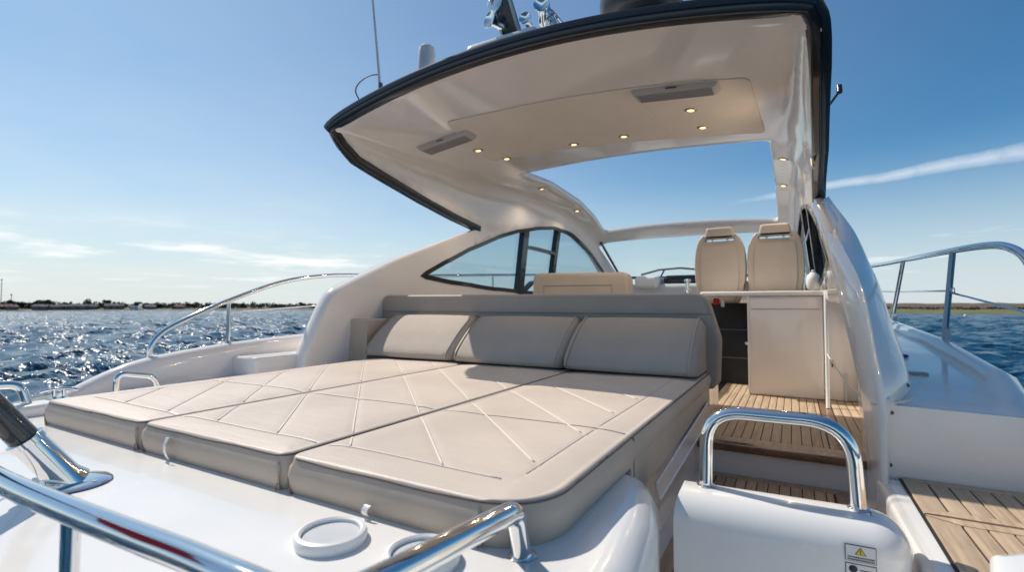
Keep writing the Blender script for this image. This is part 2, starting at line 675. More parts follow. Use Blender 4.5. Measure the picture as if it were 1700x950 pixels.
def sheet(name, outline, holes, P_, t0, t1, h, m, parent=None, bulge=.02, angle=40, **props):
    """a curved shell: 2D outline with holes, mapped to space by P_, between offsets t0 and t1 along its normal"""
    loops = [resample(outline, h)] + [resample(x, h * .7) for x in holes]
    pts, edges = [], []
    for lp in loops:
        k = len(pts)
        pts += lp
        edges += [(k + i, k + (i + 1) % len(lp)) for i in range(len(lp))]
    nb = len(pts)
    xs = [p[0] for p in loops[0]]
    ys = [p[1] for p in loops[0]]
    cell = {}
    for p in pts:
        cell.setdefault((int(p[0] // h), int(p[1] // h)), []).append(p)
    y = min(ys) + h * .5
    row = 0
    while y < max(ys):
        x = min(xs) + (h * .5 if row % 2 else 0)
        while x < max(xs):
            q = (x, y)
            ok = inside(q, loops[0]) and not any(inside(q, lp) for lp in loops[1:])
            if ok:
                ci, cj = int(x // h), int(y // h)
                for di in (-1, 0, 1):
                    for dj in (-1, 0, 1):
                        for p in cell.get((ci + di, cj + dj), ()):
                            if (p[0] - x) ** 2 + (p[1] - y) ** 2 < (.55 * h) ** 2:
                                ok = False
                if ok:
                    pts.append(q)
            x += h
        y += h * .87
        row += 1
    vs, es, fs, _, _, _ = delaunay_2d_cdt([Vector(p) for p in pts], edges, [], 0, 1e-6)
    tri = []
    for f in fs:
        cx = sum(vs[i].x for i in f) / len(f)
        cy = sum(vs[i].y for i in f) / len(f)
        if inside((cx, cy), loops[0]) and not any(inside((cx, cy), lp) for lp in loops[1:]):
            tri.append(tuple(f))
    n = len(vs)
    base = [Vector(P_(v.x, v.y)) for v in vs]
    nrm = [pnormal(P_, v.x, v.y) for v in vs]
    tt = [t1(v.x, v.y) if callable(t1) else t1 for v in vs]
    V = [b + q * t0 for b, q in zip(base, nrm)] + [b + q * e for b, q, e in zip(base, nrm, tt)]
    F = [f[::-1] for f in tri] + [tuple(i + n for i in f) for f in tri]
    cnt = {}
    for f in tri:
        for i in range(3):
            a, b = f[i], f[(i + 1) % 3]
            cnt[(a, b)] = 1
    bnd = [(a, b) for (a, b) in cnt if (b, a) not in cnt]
    nxt = {a: b for a, b in bnd}
    prv = {b: a for a, b in bnd}
    segs = 4 if bulge > 0 else 1
    ring = {}
    for a in nxt:
        ids = [a]
        if a in prv:
            d = (base[nxt[a]] - base[prv[a]]).normalized()
        else:
            d = (base[nxt[a]] - base[a]).normalized()
        out = d.cross(nrm[a]).normalized()
        for k in range(1, segs):
            th = math.pi * k / segs
            t = t0 + (tt[a] - t0) * (1 - math.cos(th)) / 2
            V.append(base[a] + nrm[a] * t + out * bulge * math.sin(th))
            ids.append(len(V) - 1)
        ids.append(a + n)
        ring[a] = ids
    for a, b in bnd:
        if a in ring and b in ring:
            for k in range(segs):
                F.append((ring[a][k], ring[b][k], ring[b][k + 1], ring[a][k + 1]))
    me = bpy.data.meshes.new(name)
    me.from_pydata([tuple(v) for v in V], [], F)
    me.validate()
    return link(name, me, m, parent, angle, **props)


def strip_on(P_, line, w, t0, t1, mb, closed=False):
    """a flat bar of width w following a 2D line on the surface P_, from offset t0 to t1"""
    L = [Vector(p) for p in line]
    N = len(L)
    rows = []
    for i in range(N):
        if closed:
            d = L[(i + 1) % N] - L[i - 1]
        else:
            d = L[min(i + 1, N - 1)] - L[max(i - 1, 0)]
        d.normalize()
        q = Vector((-d.y, d.x)) * w / 2
        a, b = L[i] + q, L[i] - q
        na = pnormal(P_, *L[i])
        A, B = Vector(P_(*a)), Vector(P_(*b))
        rows.append([A + na * t0, A + na * t1, B + na * t1, B + na * t0, A + na * t0])
    if closed:
        rows.append(rows[0])
    mb.grid(rows)
    if not closed:
        k = len(mb.V) - 5 * N
        mb.F.append((k, k + 1, k + 2, k + 3))
        k = len(mb.V) - 5
        mb.F.append((k, k + 1, k + 2, k + 3))
    return mb


# matrices that stand a 2D polygon up: (x,z) profile extruded along y, (y,z) profile extruded along x
XZ = Matrix(((1, 0, 0, 0), (0, 0, 1, 0), (0, 1, 0, 0), (0, 0, 0, 1)))    # (a,b,h) -> (a,h,b)
YZ = Matrix(((0, 0, 1, 0), (1, 0, 0, 0), (0, 1, 0, 0), (0, 0, 0, 1)))    # (a,b,h) -> (h,a,b)

# ------------------------------------------------------------------ sea and far shores
SEA = -.4


def build_sea():
    rnd = random.Random(3)
    rad = []
    r = 2.6
    while r < 9000:
        rad.append(r)
        r *= 1.0095 if r < 230 else 1.12
    rad = np.array(rad)
    # finer towards the open water on both sides of the bow, coarser astern
    ang = np.concatenate([np.linspace(R(35), R(225), 1250), np.linspace(R(225), R(395), 260)[1:]])
    NA = len(ang) - 1
    X = -1.27 + rad[:, None] * np.cos(ang)[None]
    Y = 4.5 + rad[:, None] * np.sin(ang)[None]
    Z = np.zeros_like(X)
    step = np.maximum(rad[:, None] * .0095, rad[:, None] * np.gradient(ang)[None])
    for i in range(60):
        wl = math.exp(rnd.uniform(math.log(.35), math.log(7)))
        a = R(rnd.gauss(205, 38))
        k, c, q, ph = 2 * math.pi / wl, math.cos(a), math.sin(a), rnd.uniform(0, 6.28)
        f = np.clip((wl / step - 2.2) / 2.5, 0, 1)
        w = np.sin(k * (X * c + Y * q) + ph + .6 * np.sin(.31 * X + ph) + .5 * np.sin(.27 * Y - ph))
        Z += .0078 * wl ** .9 * f * (w + .3 * w * w)
    V = np.stack([X, Y, SEA + Z], -1).reshape(-1, 3)
    n = NA + 1
    i, j = np.meshgrid(np.arange(len(rad) - 1), np.arange(NA), indexing='ij')
    F = np.stack([i * n + j, i * n + j + 1, (i + 1) * n + j + 1, (i + 1) * n + j], -1).reshape(-1, 4)
    me = bpy.data.meshes.new('water')
    me.vertices.add(len(V))
    me.vertices.foreach_set('co', V.ravel())
    me.loops.add(F.size)
    me.loops.foreach_set('vertex_index', F.ravel())
    me.polygons.add(len(F))
    me.polygons.foreach_set('loop_start', np.arange(len(F)) * 4)
    me.update(calc_edges=True)
    me.validate()
    return link('water', me, M['water'], None, 180, kind='structure')


build_sea()


def dirpt(deg, dist):
    """a point by its bearing from the boat's stern, degrees to port of the bow"""
    return Vector((-math.sin(R(deg)) * dist, math.cos(R(deg)) * dist, 0))


def land(name, b0, b1, d_near, d_far, prof, m, seed, n=90):
    """a low bank seen from the sea: prof = list of (0..1 across, height)"""
    rnd = random.Random(seed)
    rows = []
    wob = [rnd.uniform(0, 6.28) for _ in range(6)]
    for i in range(n + 1):
        deg = b0 + (b1 - b0) * i / n
        dn = d_near(deg) if callable(d_near) else d_near
        df = d_far(deg) if callable(d_far) else d_far
        row = []
        for f, hgt in prof:
            w = 1 + .10 * math.sin(deg * .9 + wob[0]) + .08 * math.sin(deg * 2.3 + wob[1]) + .05 * rnd.uniform(-1, 1)
            p = dirpt(deg, dn + (df - dn) * f)
            row.append((p.x, p.y, SEA + (hgt * w if hgt > 0 else hgt)))
        rows.append(row)
    return MB().grid(rows).build(name, m, None, 60, kind='structure')


PORT_D = lambda a: 300 - max(0, a - 45) * .6 + max(0, 50 - a) * 4
land('shore_bank', 112, 8, PORT_D, lambda a: PORT_D(a) + 300, [(0, -.6), (.012, .2), (.03, .45), (.1, .7), (.5, 1.0), (1, 1.2)], M['sand'], 11, 160)
land('heath_shore', 14, -75, lambda a: 186 + max(0, a) * 9, lambda a: 640, [(0, -.6), (.004, .1), (.03, .55), (.10, 1.1), (.16, 1.35)], M['grass'], 12, 120)
land('heath_hill', 14, -75, lambda a: 250 + max(0, a) * 9, lambda a: 900, [(0, .6), (.03, 1.9), (.10, 2.3), (.3, 3.4), (1, 4.6)], M['heath'], 13, 120)


def leaf_cloud(mb, c, rx, rz, n, rnd, s=.5):
    for _ in range(n):
        u = Vector((rnd.gauss(0, 1), rnd.gauss(0, 1), rnd.gauss(0, 1))).normalized() * rnd.uniform(.45, 1) ** .5
        p = Vector(c) + Vector((u.x * rx, u.y * rx, u.z * rz))
        a = Vector((rnd.uniform(-1, 1), rnd.uniform(-1, 1), rnd.uniform(-1, 1))).normalized()
        b = a.orthogonal().normalized()
        q = s * rnd.uniform(.6, 1.3)
        mb.add([p - a * q, p + b * q * .7, p + a * q, p - b * q * .7], [(0, 1, 2, 3)])


def far_trees():
    rnd = random.Random(5)
    # the wooded skyline behind the houses reads as one mass
    mb = MB()
    for i in range(760):
        deg = rnd.uniform(16, 108)
        d = PORT_D(deg) + rnd.uniform(13, 46)
        p = dirpt(deg, d)
        hh = rnd.uniform(1.3, 2.5) * (1.2 if deg > 55 else .9)
        leaf_cloud(mb, (p.x, p.y, SEA + .8 + hh * .55), rnd.uniform(1.2, 2.8), hh * .6, 26, rnd, .55)
    mb.build('distant_woodland', M['foliage'], None, 180, kind='stuff')
    mb = MB()
    for i in range(420):
        deg = rnd.uniform(-70, 12)
        d = 222 + max(0, deg) * 9 + rnd.uniform(0, 12)
        p = dirpt(deg, d)
        leaf_cloud(mb, (p.x, p.y, SEA + 1.3), rnd.uniform(1.2, 2.6), .42, 16, rnd, .4)
    mb.build('distant_hedgerow', M['foliage'], None, 180, kind='stuff')
    # single trees standing above the skyline
    for i, (px, hh) in enumerate(((19, 4.2), (36, 3.4), (63, 5.0), (80, 4.4), (146, 5.0), (178, 4.6), (228, 3.6), (500, 3.6), (566, 3.4))):
        deg = 29.4 - math.degrees(math.atan((px - 850) / 826))
        p = dirpt(deg, PORT_D(deg) + 20)
        t = empty('tree', (p.x, p.y, SEA + .9))
        words = ('lone dark tree on the far left shore, nearest the picture edge', 'small dark tree just right of the short far mast',
                 'tallest round tree behind the pale pair of far houses', 'dark tree over the pale blue far roof',
                 'dark round tree between two far houses on the left shore', 'dark tree beside the long grey far house',
                 'small dark tree right of the white far house', 'low tree on the far shore seen under the port rail',
                 'low tree on the far shore just left of the arch')
        tag(t, words[i], 'tree', 'trees on the far port shore')
        hh *= .85
        MB().tube([(0, 0, -.4), (.05, 0, hh * .35), (0, .05, hh * .7)], [.16, .12, .05], 6).build('trunk', M['bark'], t)
        cb = MB()
        for k in range(5):
            leaf_cloud(cb, (rnd.uniform(-.8, .8), rnd.uniform(-.8, .8), hh * rnd.uniform(.5, .85)), hh * .28, hh * .2, 90, rnd, .28)
        cb.build('crown', M['foliage'], t, 180)


far_trees()


def house(px, w, hgt, wallm, roofm, label, d_off=10, depth=6, turn=0):
    w, hgt = w * .8, hgt * .85
    deg = 29.4 - math.degrees(math.atan((px - 850) / 826))
    p = dirpt(deg, PORT_D(deg) + d_off)
    t = empty('house', (p.x, p.y, SEA + .55))
    t.rotation_euler = (0, 0, R(deg + turn))
    tag(t, label, 'house', 'houses along the far port shore')
    MB().box(-w / 2, w / 2, 0, depth, -.6, hgt).build('wall', M[wallm], t)
    rh = hgt * .8
    V = [(-w / 2 - .3, -.3, hgt + .01), (w / 2 + .3, -.3, hgt + .01), (w / 2 + .3, depth + .3, hgt + .01), (-w / 2 - .3, depth + .3, hgt + .01),
         (-w / 2 + .2, depth / 2, hgt + rh), (w / 2 - .2, depth / 2, hgt + rh)]
    rf = raw('roof', V, [(0, 1, 5, 4), (1, 2, 5), (2, 3, 4, 5), (3, 0, 4), (3, 2, 1, 0)], M[roofm], t)
    MB().box(w * .22, w * .22 + .5, depth / 2 - .3, depth / 2 + .3, hgt + rh * .5, hgt + rh + .6).build('chimney', M['brick'], rf)
    k = max(2, int(w // 2.2))
    for i in range(k):
        x = -w / 2 + w * (i + .5) / k
        f = MB().box(x - .5, x + .5, -.06, .04, hgt * .35, hgt * .8).build('window', M['white'], t)
        MB().box(x - .42, x + .42, -.075, -.02, hgt * .4, hgt * .76).build('pane', M['pane'], f)


house(5, 6.5, 1.5, 'brick', 'tile', 'red brick house at the far left end of the shore')
house(21, 4.6, 1.5, 'house', 'tile', 'small house with red roof beside the short far mast', 8, 5, 12)
house(66, 6.0, 1.5, 'house', 'slate', 'pale grey far house with slate roof, left one of a close pair', 6, 5, -14)
house(86, 5.0, 1.4, 'house', 'slate', 'pale grey far house with slate roof, right one of a close pair', 8, 5, 10)
house(106, 6.0, 1.5, 'brick', 'slate', 'dark brick far house half hidden among the shore trees', 9, 5)
house(130, 8.0, 1.6, 'house', 'slate', 'wide pale far house with blue grey roof below the round tree', 6, 6, -6)
house(153, 5.0, 1.5, 'house', 'slate', 'narrow grey far house just right of the round tree', 8, 5, 8)
house(190, 9.0, 1.7, 'brick', 'slate', 'long low dark far house with purple grey roof', 9, 6)
house(223, 3.6, 1.1, 'white', 'slate', 'small bright white far house at the water edge', 4, 4)
house(250, 5.5, 1.3, 'house', 'slate', 'grey far house just left of the port rail', 9, 5)
house(300, 5.0, 1.3, 'brick', 'tile', 'small brick far house under the curve of the port rail', 9, 5, 12)


def far_mast(px, hgt, label):
    deg = 29.4 - math.degrees(math.atan((px - 850) / 826))
    p = dirpt(deg, PORT_D(deg) + 30)
    t = empty('far_mast', (p.x, p.y, SEA + .8))
    tag(t, label, 'mast')
    b = MB()
    for dx, dy in ((-.3, -.3), (.3, -.3), (.3, .3), (-.3, .3)):
        b.tube([(dx * .6, dy * .6, -.6), (dx * .2, dy * .2, hgt)], .04, 5)
    b.build('lattice', M['grey'], t)
    MB().box(-.25, .25, -.25, .25, hgt - .5, hgt).build('platform', M['grey'], t)


far_mast(2, 13, 'tall thin lattice mast on the far left shore')
far_mast(19, 6.5, 'short stubby mast on the far left shore')
t = empty('buoy', tuple(dirpt(-12.9, 150) + Vector((0, 0, SEA))))
tag(t, 'small pale mooring buoy on the water before the green bank', 'buoy')
MB().lathe([(.05, -.3), (.28, -.12), (.34, .08), (.28, .28), (.1, .42)], n=14).build('float', M['white'], t)
MB().tube([(0, 0, .4), (0, 0, .75)], .04, 6).build('ring_post', M['red'], t)

# ------------------------------------------------------------------ the yacht
yacht = empty('motor_yacht', (0, 0, 0))
tag(yacht, 'white motor yacht with black edged hardtop, teak steps and chrome rails', 'yacht')
C0 = -1.28
ZC = [(1.5, 3.50), (2.24, 3.505), (3.2, 3.48), (4.1, 3.465), (4.8, 3.50), (5.6, 3.45), (6.1, 3.35), (6.5, 3.20), (7, 2.95), (7.6, 2.65), (8.6, 2.4)]
CR = [(2.24, .16), (4.1, .075)]
WPORT = [(4.5, 1.36), (5.2, 1.335), (5.9, 1.27), (6.5, 1.18), (7, 1.08), (7.6, .95)]
WSTB = [(2.24, 1.37), (2.5, 1.375), (3.2, 1.40), (4, 1.41), (5.5, 1.40), (6.5, 1.36), (7, 1.26), (7.6, 1.1)]
RR = [(2.3, .05), (3.6, .2)]


def lerp(tab, y):
    if y <= tab[0][0]:
        return tab[0][1]
    for (a, b), (c, d) in zip(tab, tab[1:]):
        if y <= c:
            q = (y - a) / (c - a)
            q2 = q
            return b + (d - b) * q2
    return tab[-1][1]


def prm(s, Y):
    zc = lerp(ZC, Y)
    cr = lerp(CR, Y)
    Wd = lerp(WPORT, Y) if s < 0 else lerp(WSTB, Y)
    Rr = lerp(RR, Y)
    La = Wd - Rr
    a0 = math.atan(2 * cr * La / Wd ** 2)
    a1 = R(86) if s < 0 else R(84.6)
    z0 = zc - cr * (La / Wd) ** 2
    return zc, cr, Wd, Rr, La, a0, a1, z0


def SH(s, Y):
    """hardtop and cabin side as one surface: s = girth from the roof's middle (port negative), Y = along the boat"""
    zc, cr, Wd, Rr, La, a0, a1, z0 = prm(s, Y)
    sg = -1 if s < 0 else 1
    s = abs(s)
    if s <= La:
        x, z = s, zc - cr * (s / Wd) ** 2
    else:
        a = min(a0 + (s - La) / Rr, a1)
        x = La + Rr * (math.sin(a) - math.sin(a0))
        z = z0 + Rr * (math.cos(a) - math.cos(a0))
        q = s - La - Rr * (a1 - a0)
        if q > 0:
            x += q * math.cos(a1)
            z -= q * math.sin(a1)
    return (C0 + sg * x, Y, z)


def SZ(sg, Y, z):
    zc, cr, Wd, Rr, La, a0, a1, z0 = prm(sg, Y)
    ze = z0 + Rr * (math.cos(a1) - math.cos(a0))
    return sg * (La + Rr * (a1 - a0) + (ze - z) / math.sin(a1))


def wall2(sg, pts):
    return [(SZ(sg, y, z), y) for y, z in pts]


TH = .066


def thick(s, y):
    z = SH(s, y)[2]
    q = max(0., min(1., (2.95 - z) / .5))
    return TH + .046 * q * q * (3 - 2 * q)


def sp2(pts, k=5):
    return [tuple(p) for p in smooth_path([(a, b) for a, b in pts], k)]


edge_aft = [(2.10, 1.30), (2.125, 1.7), (2.155, 1.87), (2.235, 2.06), (2.315, 2.225), (2.36, 2.28), (2.45, 2.325), (2.75, 2.458), (3.02, 2.57), (3.6, 2.775), (4.06, 2.93)]
edge_blk = [(4.06, 2.94), (3.7, 2.985), (3.2, 3.065), (2.78, 3.15), (2.48, 3.215), (2.36, 3.28), (2.27, 3.345)]


edge_aft_stb = [(2.12, 1.30), (2.13, 1.70), (2.143, 1.90), (2.231, 2.0), (2.336, 2.08), (2.543, 2.265), (2.848, 2.415), (3.2, 2.595), (3.552, 2.76), (4.0, 2.93)]
ridge_stb = [(1.95, 1.30), (1.952, 1.70), (1.965, 1.906), (2.075, 2.03), (2.234, 2.20), (2.407, 2.311), (2.785, 2.457), (3.05, 2.557), (3.33, 2.658), (3.75, 2.86)]
ridge_x = [(1.95, .238), (2.234, .227), (2.407, .217), (2.785, .202), (3.33, .186), (3.75, .168)]


def front_edge(sg):
    return [(6.62, 3.03), (6.95, 2.83), (7.25, 2.64), (7.5, 2.5), (7.7, 2.2), (7.9, 1.3)]


def rt(sg):
    return lerp(WPORT if sg < 0 else WSTB, 2.24) + .005


roof_aft = [(s, 2.24 - .04 * (1 - (s / 1.36) ** 2)) for s in [-1.34 + 2.68 * i / 24 for i in range(25)]]
port_side = wall2(-1, sp2(edge_aft)) + wall2(-1, edge_blk)
stb_side = wall2(1, [(3.0, 2.215), (2.6, 2.20)] + sp2(edge_aft_stb)[21:]) + wall2(1, edge_blk)
front = wall2(-1, front_edge(-1)[::-1]) + [(-1.1, 6.66), (-.6, 6.70), (0, 6.72), (.6, 6.70), (1.25, 6.66)] + wall2(1, front_edge(1) + [(5.7, 1.3), (5.66, 2.215)])
outline = port_side + roof_aft + stb_side[::-1] + front[::-1]
opening = round_poly([(-.95, 4.1), (1.165, 4.1), (1.165, 6.5), (-.94, 6.5)], [.10, .10, .07, .07], 8)
win_pts = [(3.219, 2.439), (3.53, 2.577), (3.895, 2.725), (4.378, 2.89), (4.927, 3.034), (5.3, 3.11), (5.682, 3.15), (6.0, 3.13), (6.3, 3.03), (6.6, 2.88), (6.848, 2.70), (7.05, 2.52),
           (7.1, 2.40), (6.95, 2.33), (6.2, 2.31), (5.5, 2.32), (4.878, 2.341), (4.38, 2.362), (3.932, 2.389), (3.547, 2.408)]


def win_loop(sg):
    lp = wall2(sg, win_pts)
    return lp if area(lp) > 0 else lp[::-1]


wl_port, wl_stb = win_loop(-1), win_loop(1)
sheet('hardtop', outline, [opening, wl_port, wl_stb], SH, 0, thick, .075, M['gelin'], yacht, bulge=.02)
hardtop = bpy.data.objects['hardtop']


def black_trim():
    """the thick black edging that follows the after edge of the roof and runs down both sides"""
    line = wall2(-1, edge_blk) + roof_aft + wall2(1, edge_blk)[::-1]
    line = resample(line, .035, False)
    n = len(line)
    rows = []
    pts = [Vector(SH(*p)) for p in line]
    nr = [pnormal(SH, *p) for p in line]
    for _ in range(40):
        nr = [(nr[max(i - 1, 0)] + nr[i] + nr[min(i + 1, n - 1)]).normalized() for i in range(n)]
    for i in range(n):
        d = (pts[min(i + 6, n - 1)] - pts[max(i - 6, 0)]).normalized()
        b = nr[i].cross(d).normalized()
        if b.y > 0:
            b = -b
        c = pts[i]
        N_ = nr[i]
        row = []
        for t_, q in ((-.004, -.026), (-.006, .018), (-.003, .026), (.004, .030), (TH * .40, .034), (TH * .44, .029), (TH * .52, .029), (TH * .56, .034), (TH * .9, .033), (TH + .006, .028), (TH + .008, .02), (TH + .006, -.04)):
            row.append(c + N_ * t_ + b * q)
        row.append(row[0])
        rows.append(row)
    mb = MB().grid(rows)
    k = len(rows[0])
    mb.F.append(tuple(range(k - 1)))
    mb.F.append(tuple((n - 1) * k + i for i in range(k - 1)))
    mb.build('edge_trim', M['black'], hardtop, 50)


black_trim()

rows = []
ra, rb_ = sp2(ridge_stb, 6), sp2(edge_aft_stb, 6)
for (ya, za), (yb, zb_) in zip(ra, rb_):
    inn = Vector(SH(SZ(1, yb, zb_), yb))
    o_ = pnormal(SH, SZ(1, yb, zb_), yb)
    out = inn + o_ * (thick(SZ(1, yb, zb_), yb) + .024)
    rx = Vector((lerp(ridge_x, ya), ya, za))
    q = max(0., min(1., (1.90 - zb_) / .06))
    out = out.lerp(Vector((.262, 2.03, zb_)), q)
    a_ = inn + Vector((-.004, .06, -.02))
    row = [a_, inn.lerp(rx, .4) + Vector((-.004, 0, .0)), inn.lerp(rx, .85) + Vector((-.003, 0, 0)), rx + Vector((.003, .0, 0)), rx + Vector((.011, -.004, .006))]
    for q in (.15, .35, .6, .85, 1):
        row.append((rx + Vector((.011, -.004, .006))).lerp(out, q) + Vector((.004, -.008, .006)) * math.sin(math.pi * q * .9))
    row.append(out + Vector((.0, .07, .0)))
    rows.append(row)
MB().grid(rows).build('coaming_fairing', M['gel'], yacht, 50)

MB().lathe([(.0068, 0), (.0055, .0026), (.002, .003)], (.330, 2.105, 1.93), (.55, -.8, .1), 12).build('screw', M['greydark'], yacht)

# headliner let into the ceiling, its joints and its lights
liner = [(-.76, 2.70), (-.4, 2.77), (.25, 2.83), (1.10, 2.88), (1.135, 3.88), (.4, 3.80), (-.5, 3.66), (-.93, 3.58)]
sheet('ceiling_panel', round_poly(liner, .05), [], SH, -.006, .002, .09, M['liner'], hardtop, bulge=0)
mb = MB()
strip_on(SH, resample(round_poly(liner, .05) + [round_poly(liner, .05)[0]], .08, False), .0045, -.0068, -.003, mb)
strip_on(SH, [(.36, 2.83), (.47, 3.2), (.56, 3.8)], .005, -.0085, -.003, mb)
mb.build('panel_joint', M['liner'], hardtop)


def downlight(s, Y, r=.033):
    p = Vector(SH(s, Y))
    n = -pnormal(SH, s, Y)
    o = MB().lathe([(r * .72, -.004), (r * .72, .010), (r, .010), (r * 1.28, .006), (r * 1.35, .0)], p, n, 24).build('downlight', M['brass'], hardtop)
    return o, p, n, r


def shine(o, p, n):
    ld = bpy.data.lights.new('downlight_beam', 'SPOT')
    ld.energy = 3.2
    ld.color = (1, .80, .58)
    ld.spot_size = R(150)
    ld.spot_blend = .6
    ld.shadow_soft_size = .02
    b = bpy.data.objects.new('downlight_beam', ld)
    COL.objects.link(b)
    b.parent = o
    b.location = p + n * .03
    b.rotation_euler = n.to_track_quat('-Z', 'Y').to_euler()


for s, Y in ((-.874, 3.276), (-.80, 3.60), (-.199, 3.62), (.20, 3.63), (.738, 3.285), (.757, 3.645), (-1.05, 4.79), (-1.03, 5.75), (1.235, 4.75), (1.225, 5.6)):
    o, p, n, r = downlight(s, Y)
    shine(o, p, n)
    MB().lathe([(r * .70, .004), (r * .66, .0112), (r * .3, .0125)], p, n, 20).build('lens', M['lamp'], o)
for Y, z in ((3.3, 3.02),):
    o, p, n, r = downlight(SZ(1, Y, z), Y)
    shine(o, p, n)
    MB().lathe([(r * .70, .004), (r * .66, .0112), (r * .3, .0125)], p, n, 20).build('lens', M['lamp'], o)


def ceiling_box(x0, x1, y0, y1, name='speaker_box'):
    zz = min(SH(x - C0, y)[2] for x in (x0, x1) for y in (y0, y1))
    xm, ym = (x0 + x1) / 2, (y0 + y1) / 2
    za, zb = SH(x0 - C0, ym)[2], SH(x1 - C0, ym)[2]
    tilt = math.atan2(zb - za, x1 - x0)
    mtx = Matrix.Translation((xm, ym, (za + zb) / 2)) @ Matrix.Rotation(-tilt, 4, 'Y')
    w, d = (x1 - x0) / 2, (y1 - y0) / 2
    # an upside-down tapered tray
    V = [(-w, -d, .02), (w, -d, .02), (w, d, .02), (-w, d, .02), (-w + .035, -d + .02, -.035), (w - .035, -d + .02, -.035), (w - .035, d - .02, -.035), (-w + .035, d - .02, -.035)]
    bm = bmesh.new()
    vs = [bm.verts.new(v) for v in V]
    for f in ((0, 1, 2, 3), (7, 6, 5, 4), (0, 4, 5, 1), (1, 5, 6, 2), (2, 6, 7, 3), (3, 7, 4, 0)):
        bm.faces.new([vs[i] for i in f])
    bmesh.ops.bevel(bm, geom=bm.edges[:], offset=.012, segments=3, profile=.5, affect='EDGES')
    bm.transform(mtx)
    bmesh.ops.recalc_face_normals(bm, faces=bm.faces)
    me = bpy.data.meshes.new(name)
    bm.to_mesh(me)
    bm.free()
    o = link(name, me, M['boxgrey'], hardtop)
    MB().box(-w * .16, w * .08, -d - .004 + .012, -d + .02, -.018, -.010, mtx=mtx).build('badge', M['greydark'], o)
    g = MB()
    for k in range(9):
        y = -d * .62 + d * 1.24 * k / 8
        g.box(-w * .8, w * .8, y - .0022, y + .0022, -.0385, -.034, mtx=mtx)
    g.build('grille', M['grey'], o)


ceiling_box(-2.47, -1.98, 2.87, 3.04)
ceiling_box(-.83, -.31, 2.86, 3.02)

# side windows: black surround, tinted panes, mullions
for sg, lp in ((-1, wl_port), (1, wl_stb)):
    fr = strip_on(SH, resample(lp, .05), .040, -.004, .03, MB(), True).build('side_window', M['gloss_black'], yacht)
    sheet('pane', lp, [], SH, .046, .052, .12, M['glass'], fr, bulge=0)
    bars = MB()
    strip_on(SH, resample(wall2(sg, [(4.99, 3.05), (4.93, 2.31)]), .08, False), .11, -.006, .06, bars)
    strip_on(SH, resample(wall2(sg, [(5.74, 3.16), (5.63, 2.3)]), .08, False), .065, -.006, .06, bars)
    strip_on(SH, resample(wall2(sg, [(5.02, 2.86), (5.68, 2.83)]), .08, False), .036, -.005, .055, bars)
    strip_on(SH, resample(wall2(sg, [(5.0, 2.335), (5.22, 2.46), (5.64, 2.50)]), .08, False), .03, -.005, .055, bars)
    bars.build('mullion', M['gloss_black'], fr)

# windscreen: glass, base frame, wiper
ws_top = [(-2.30, 6.60, 3.06), (-1.8, 6.66, 3.11), (-1.2, 6.68, 3.12), (-.6, 6.66, 3.09), (.02, 6.60, 3.05)]
ws_bot = [(-2.22, 7.25, 2.60), (-1.8, 7.5, 2.60), (-1.2, 7.62, 2.60), (-.6, 7.5, 2.60), (-.06, 7.25, 2.60)]
top_s, bot_s = smooth_path(ws_top, 5), smooth_path(ws_bot, 5)
rows = [[a.lerp(b, k / 6) for a, b in zip(top_s, bot_s)] for k in range(7)]
ws = MB().grid(rows).build('windscreen', M['clear'], yacht, 180)
MB().tube(bot_s, .022, 8).tube([rows[0][0], rows[-1][0]], .018, 8).tube([rows[0][-1], rows[-1][-1]], .018, 8).build('frame', M['gloss_black'], ws)
MB().tube([(-1.95, 7.36, 2.64), (-1.7, 7.42, 2.71), (-1.4, 7.46, 2.73), (-1.0, 7.48, 2.68)], .014, 6).tube([(-1.62, 7.44, 2.72), (-1.68, 7.3, 2.55)], .012, 6).build('wiper', M['gloss_black'], ws)

# dashboard with its moulded cowl
dash = MB()
dash.slab(round_poly([(-2.2, 6.3), (-.05, 6.3), (-.1, 7.2), (-1.2, 7.55), (-2.15, 7.2)], .08), 1.9, 2.46, .06)
dash.build('dashboard', M['lightgrey'], yacht)
MB().box(-1.75, -1.45, 6.25, 6.75, 2.40, 2.56, .05).build('dash_pod', M['white'], yacht)
MB().box(-1.42, -.75, 6.4, 6.9, 2.42, 2.57, .05).build('instrument_cowl', M['gloss_black'], yacht)
MB().lathe([(.0, 0), (.03, 0), (.03, .03), (.018, .04), (.018, .1), (.03, .11), (.03, .13), (0, .135)], (-.86, 4.9, 2.31), (0, 0, 1), 16).build('throttle_lever', M['chrome'], yacht)

# hull
hs = [(.25, 1.80, 1.70), (2, 1.875, 1.86), (5, 1.88, 1.98), (7, 1.72, 2.06), (8.5, 1.38, 2.12), (9.8, .92, 2.16), (11, .35, 2.2), (11.5, .04, 2.22)]
rows = []
for y, b, zt in hs:
    c = -1.235
    b += .03
    half = [(b, zt), (b * 1.0, zt - .25), (b * .95, .6), (b * .88, .15), (b * .80, -.1), (b * .4, -.55), (0, -.85)]
    rows.append([(c - x, y + (0.0 if y < 9 else (z - 1) * .5), z) for x, z in half] + [(c + x, y + (0.0 if y < 9 else (z - 1) * .5), z) for x, z in half[-2::-1]])
MB().grid(rows).build('hull', M['gel'], yacht, 50)
fd = []
for y in [7.0, 7.6, 8.2, 8.8, 9.4, 10, 10.6, 11.1, 11.5]:
    b = lerp([(a, bb) for a, bb, _ in hs], y)
    zt = lerp([(a, z_) for a, _, z_ in hs], y)
    fd.append([(-1.265 + b * q, y + (0 if y < 9 else (zt - 1) * .5), zt + .18 * (1 - q * q)) for q in (-1, -.75, -.5, -.25, 0, .25, .5, .75, 1)])
MB().grid(fd).build('foredeck', M['gel'], yacht, 60)
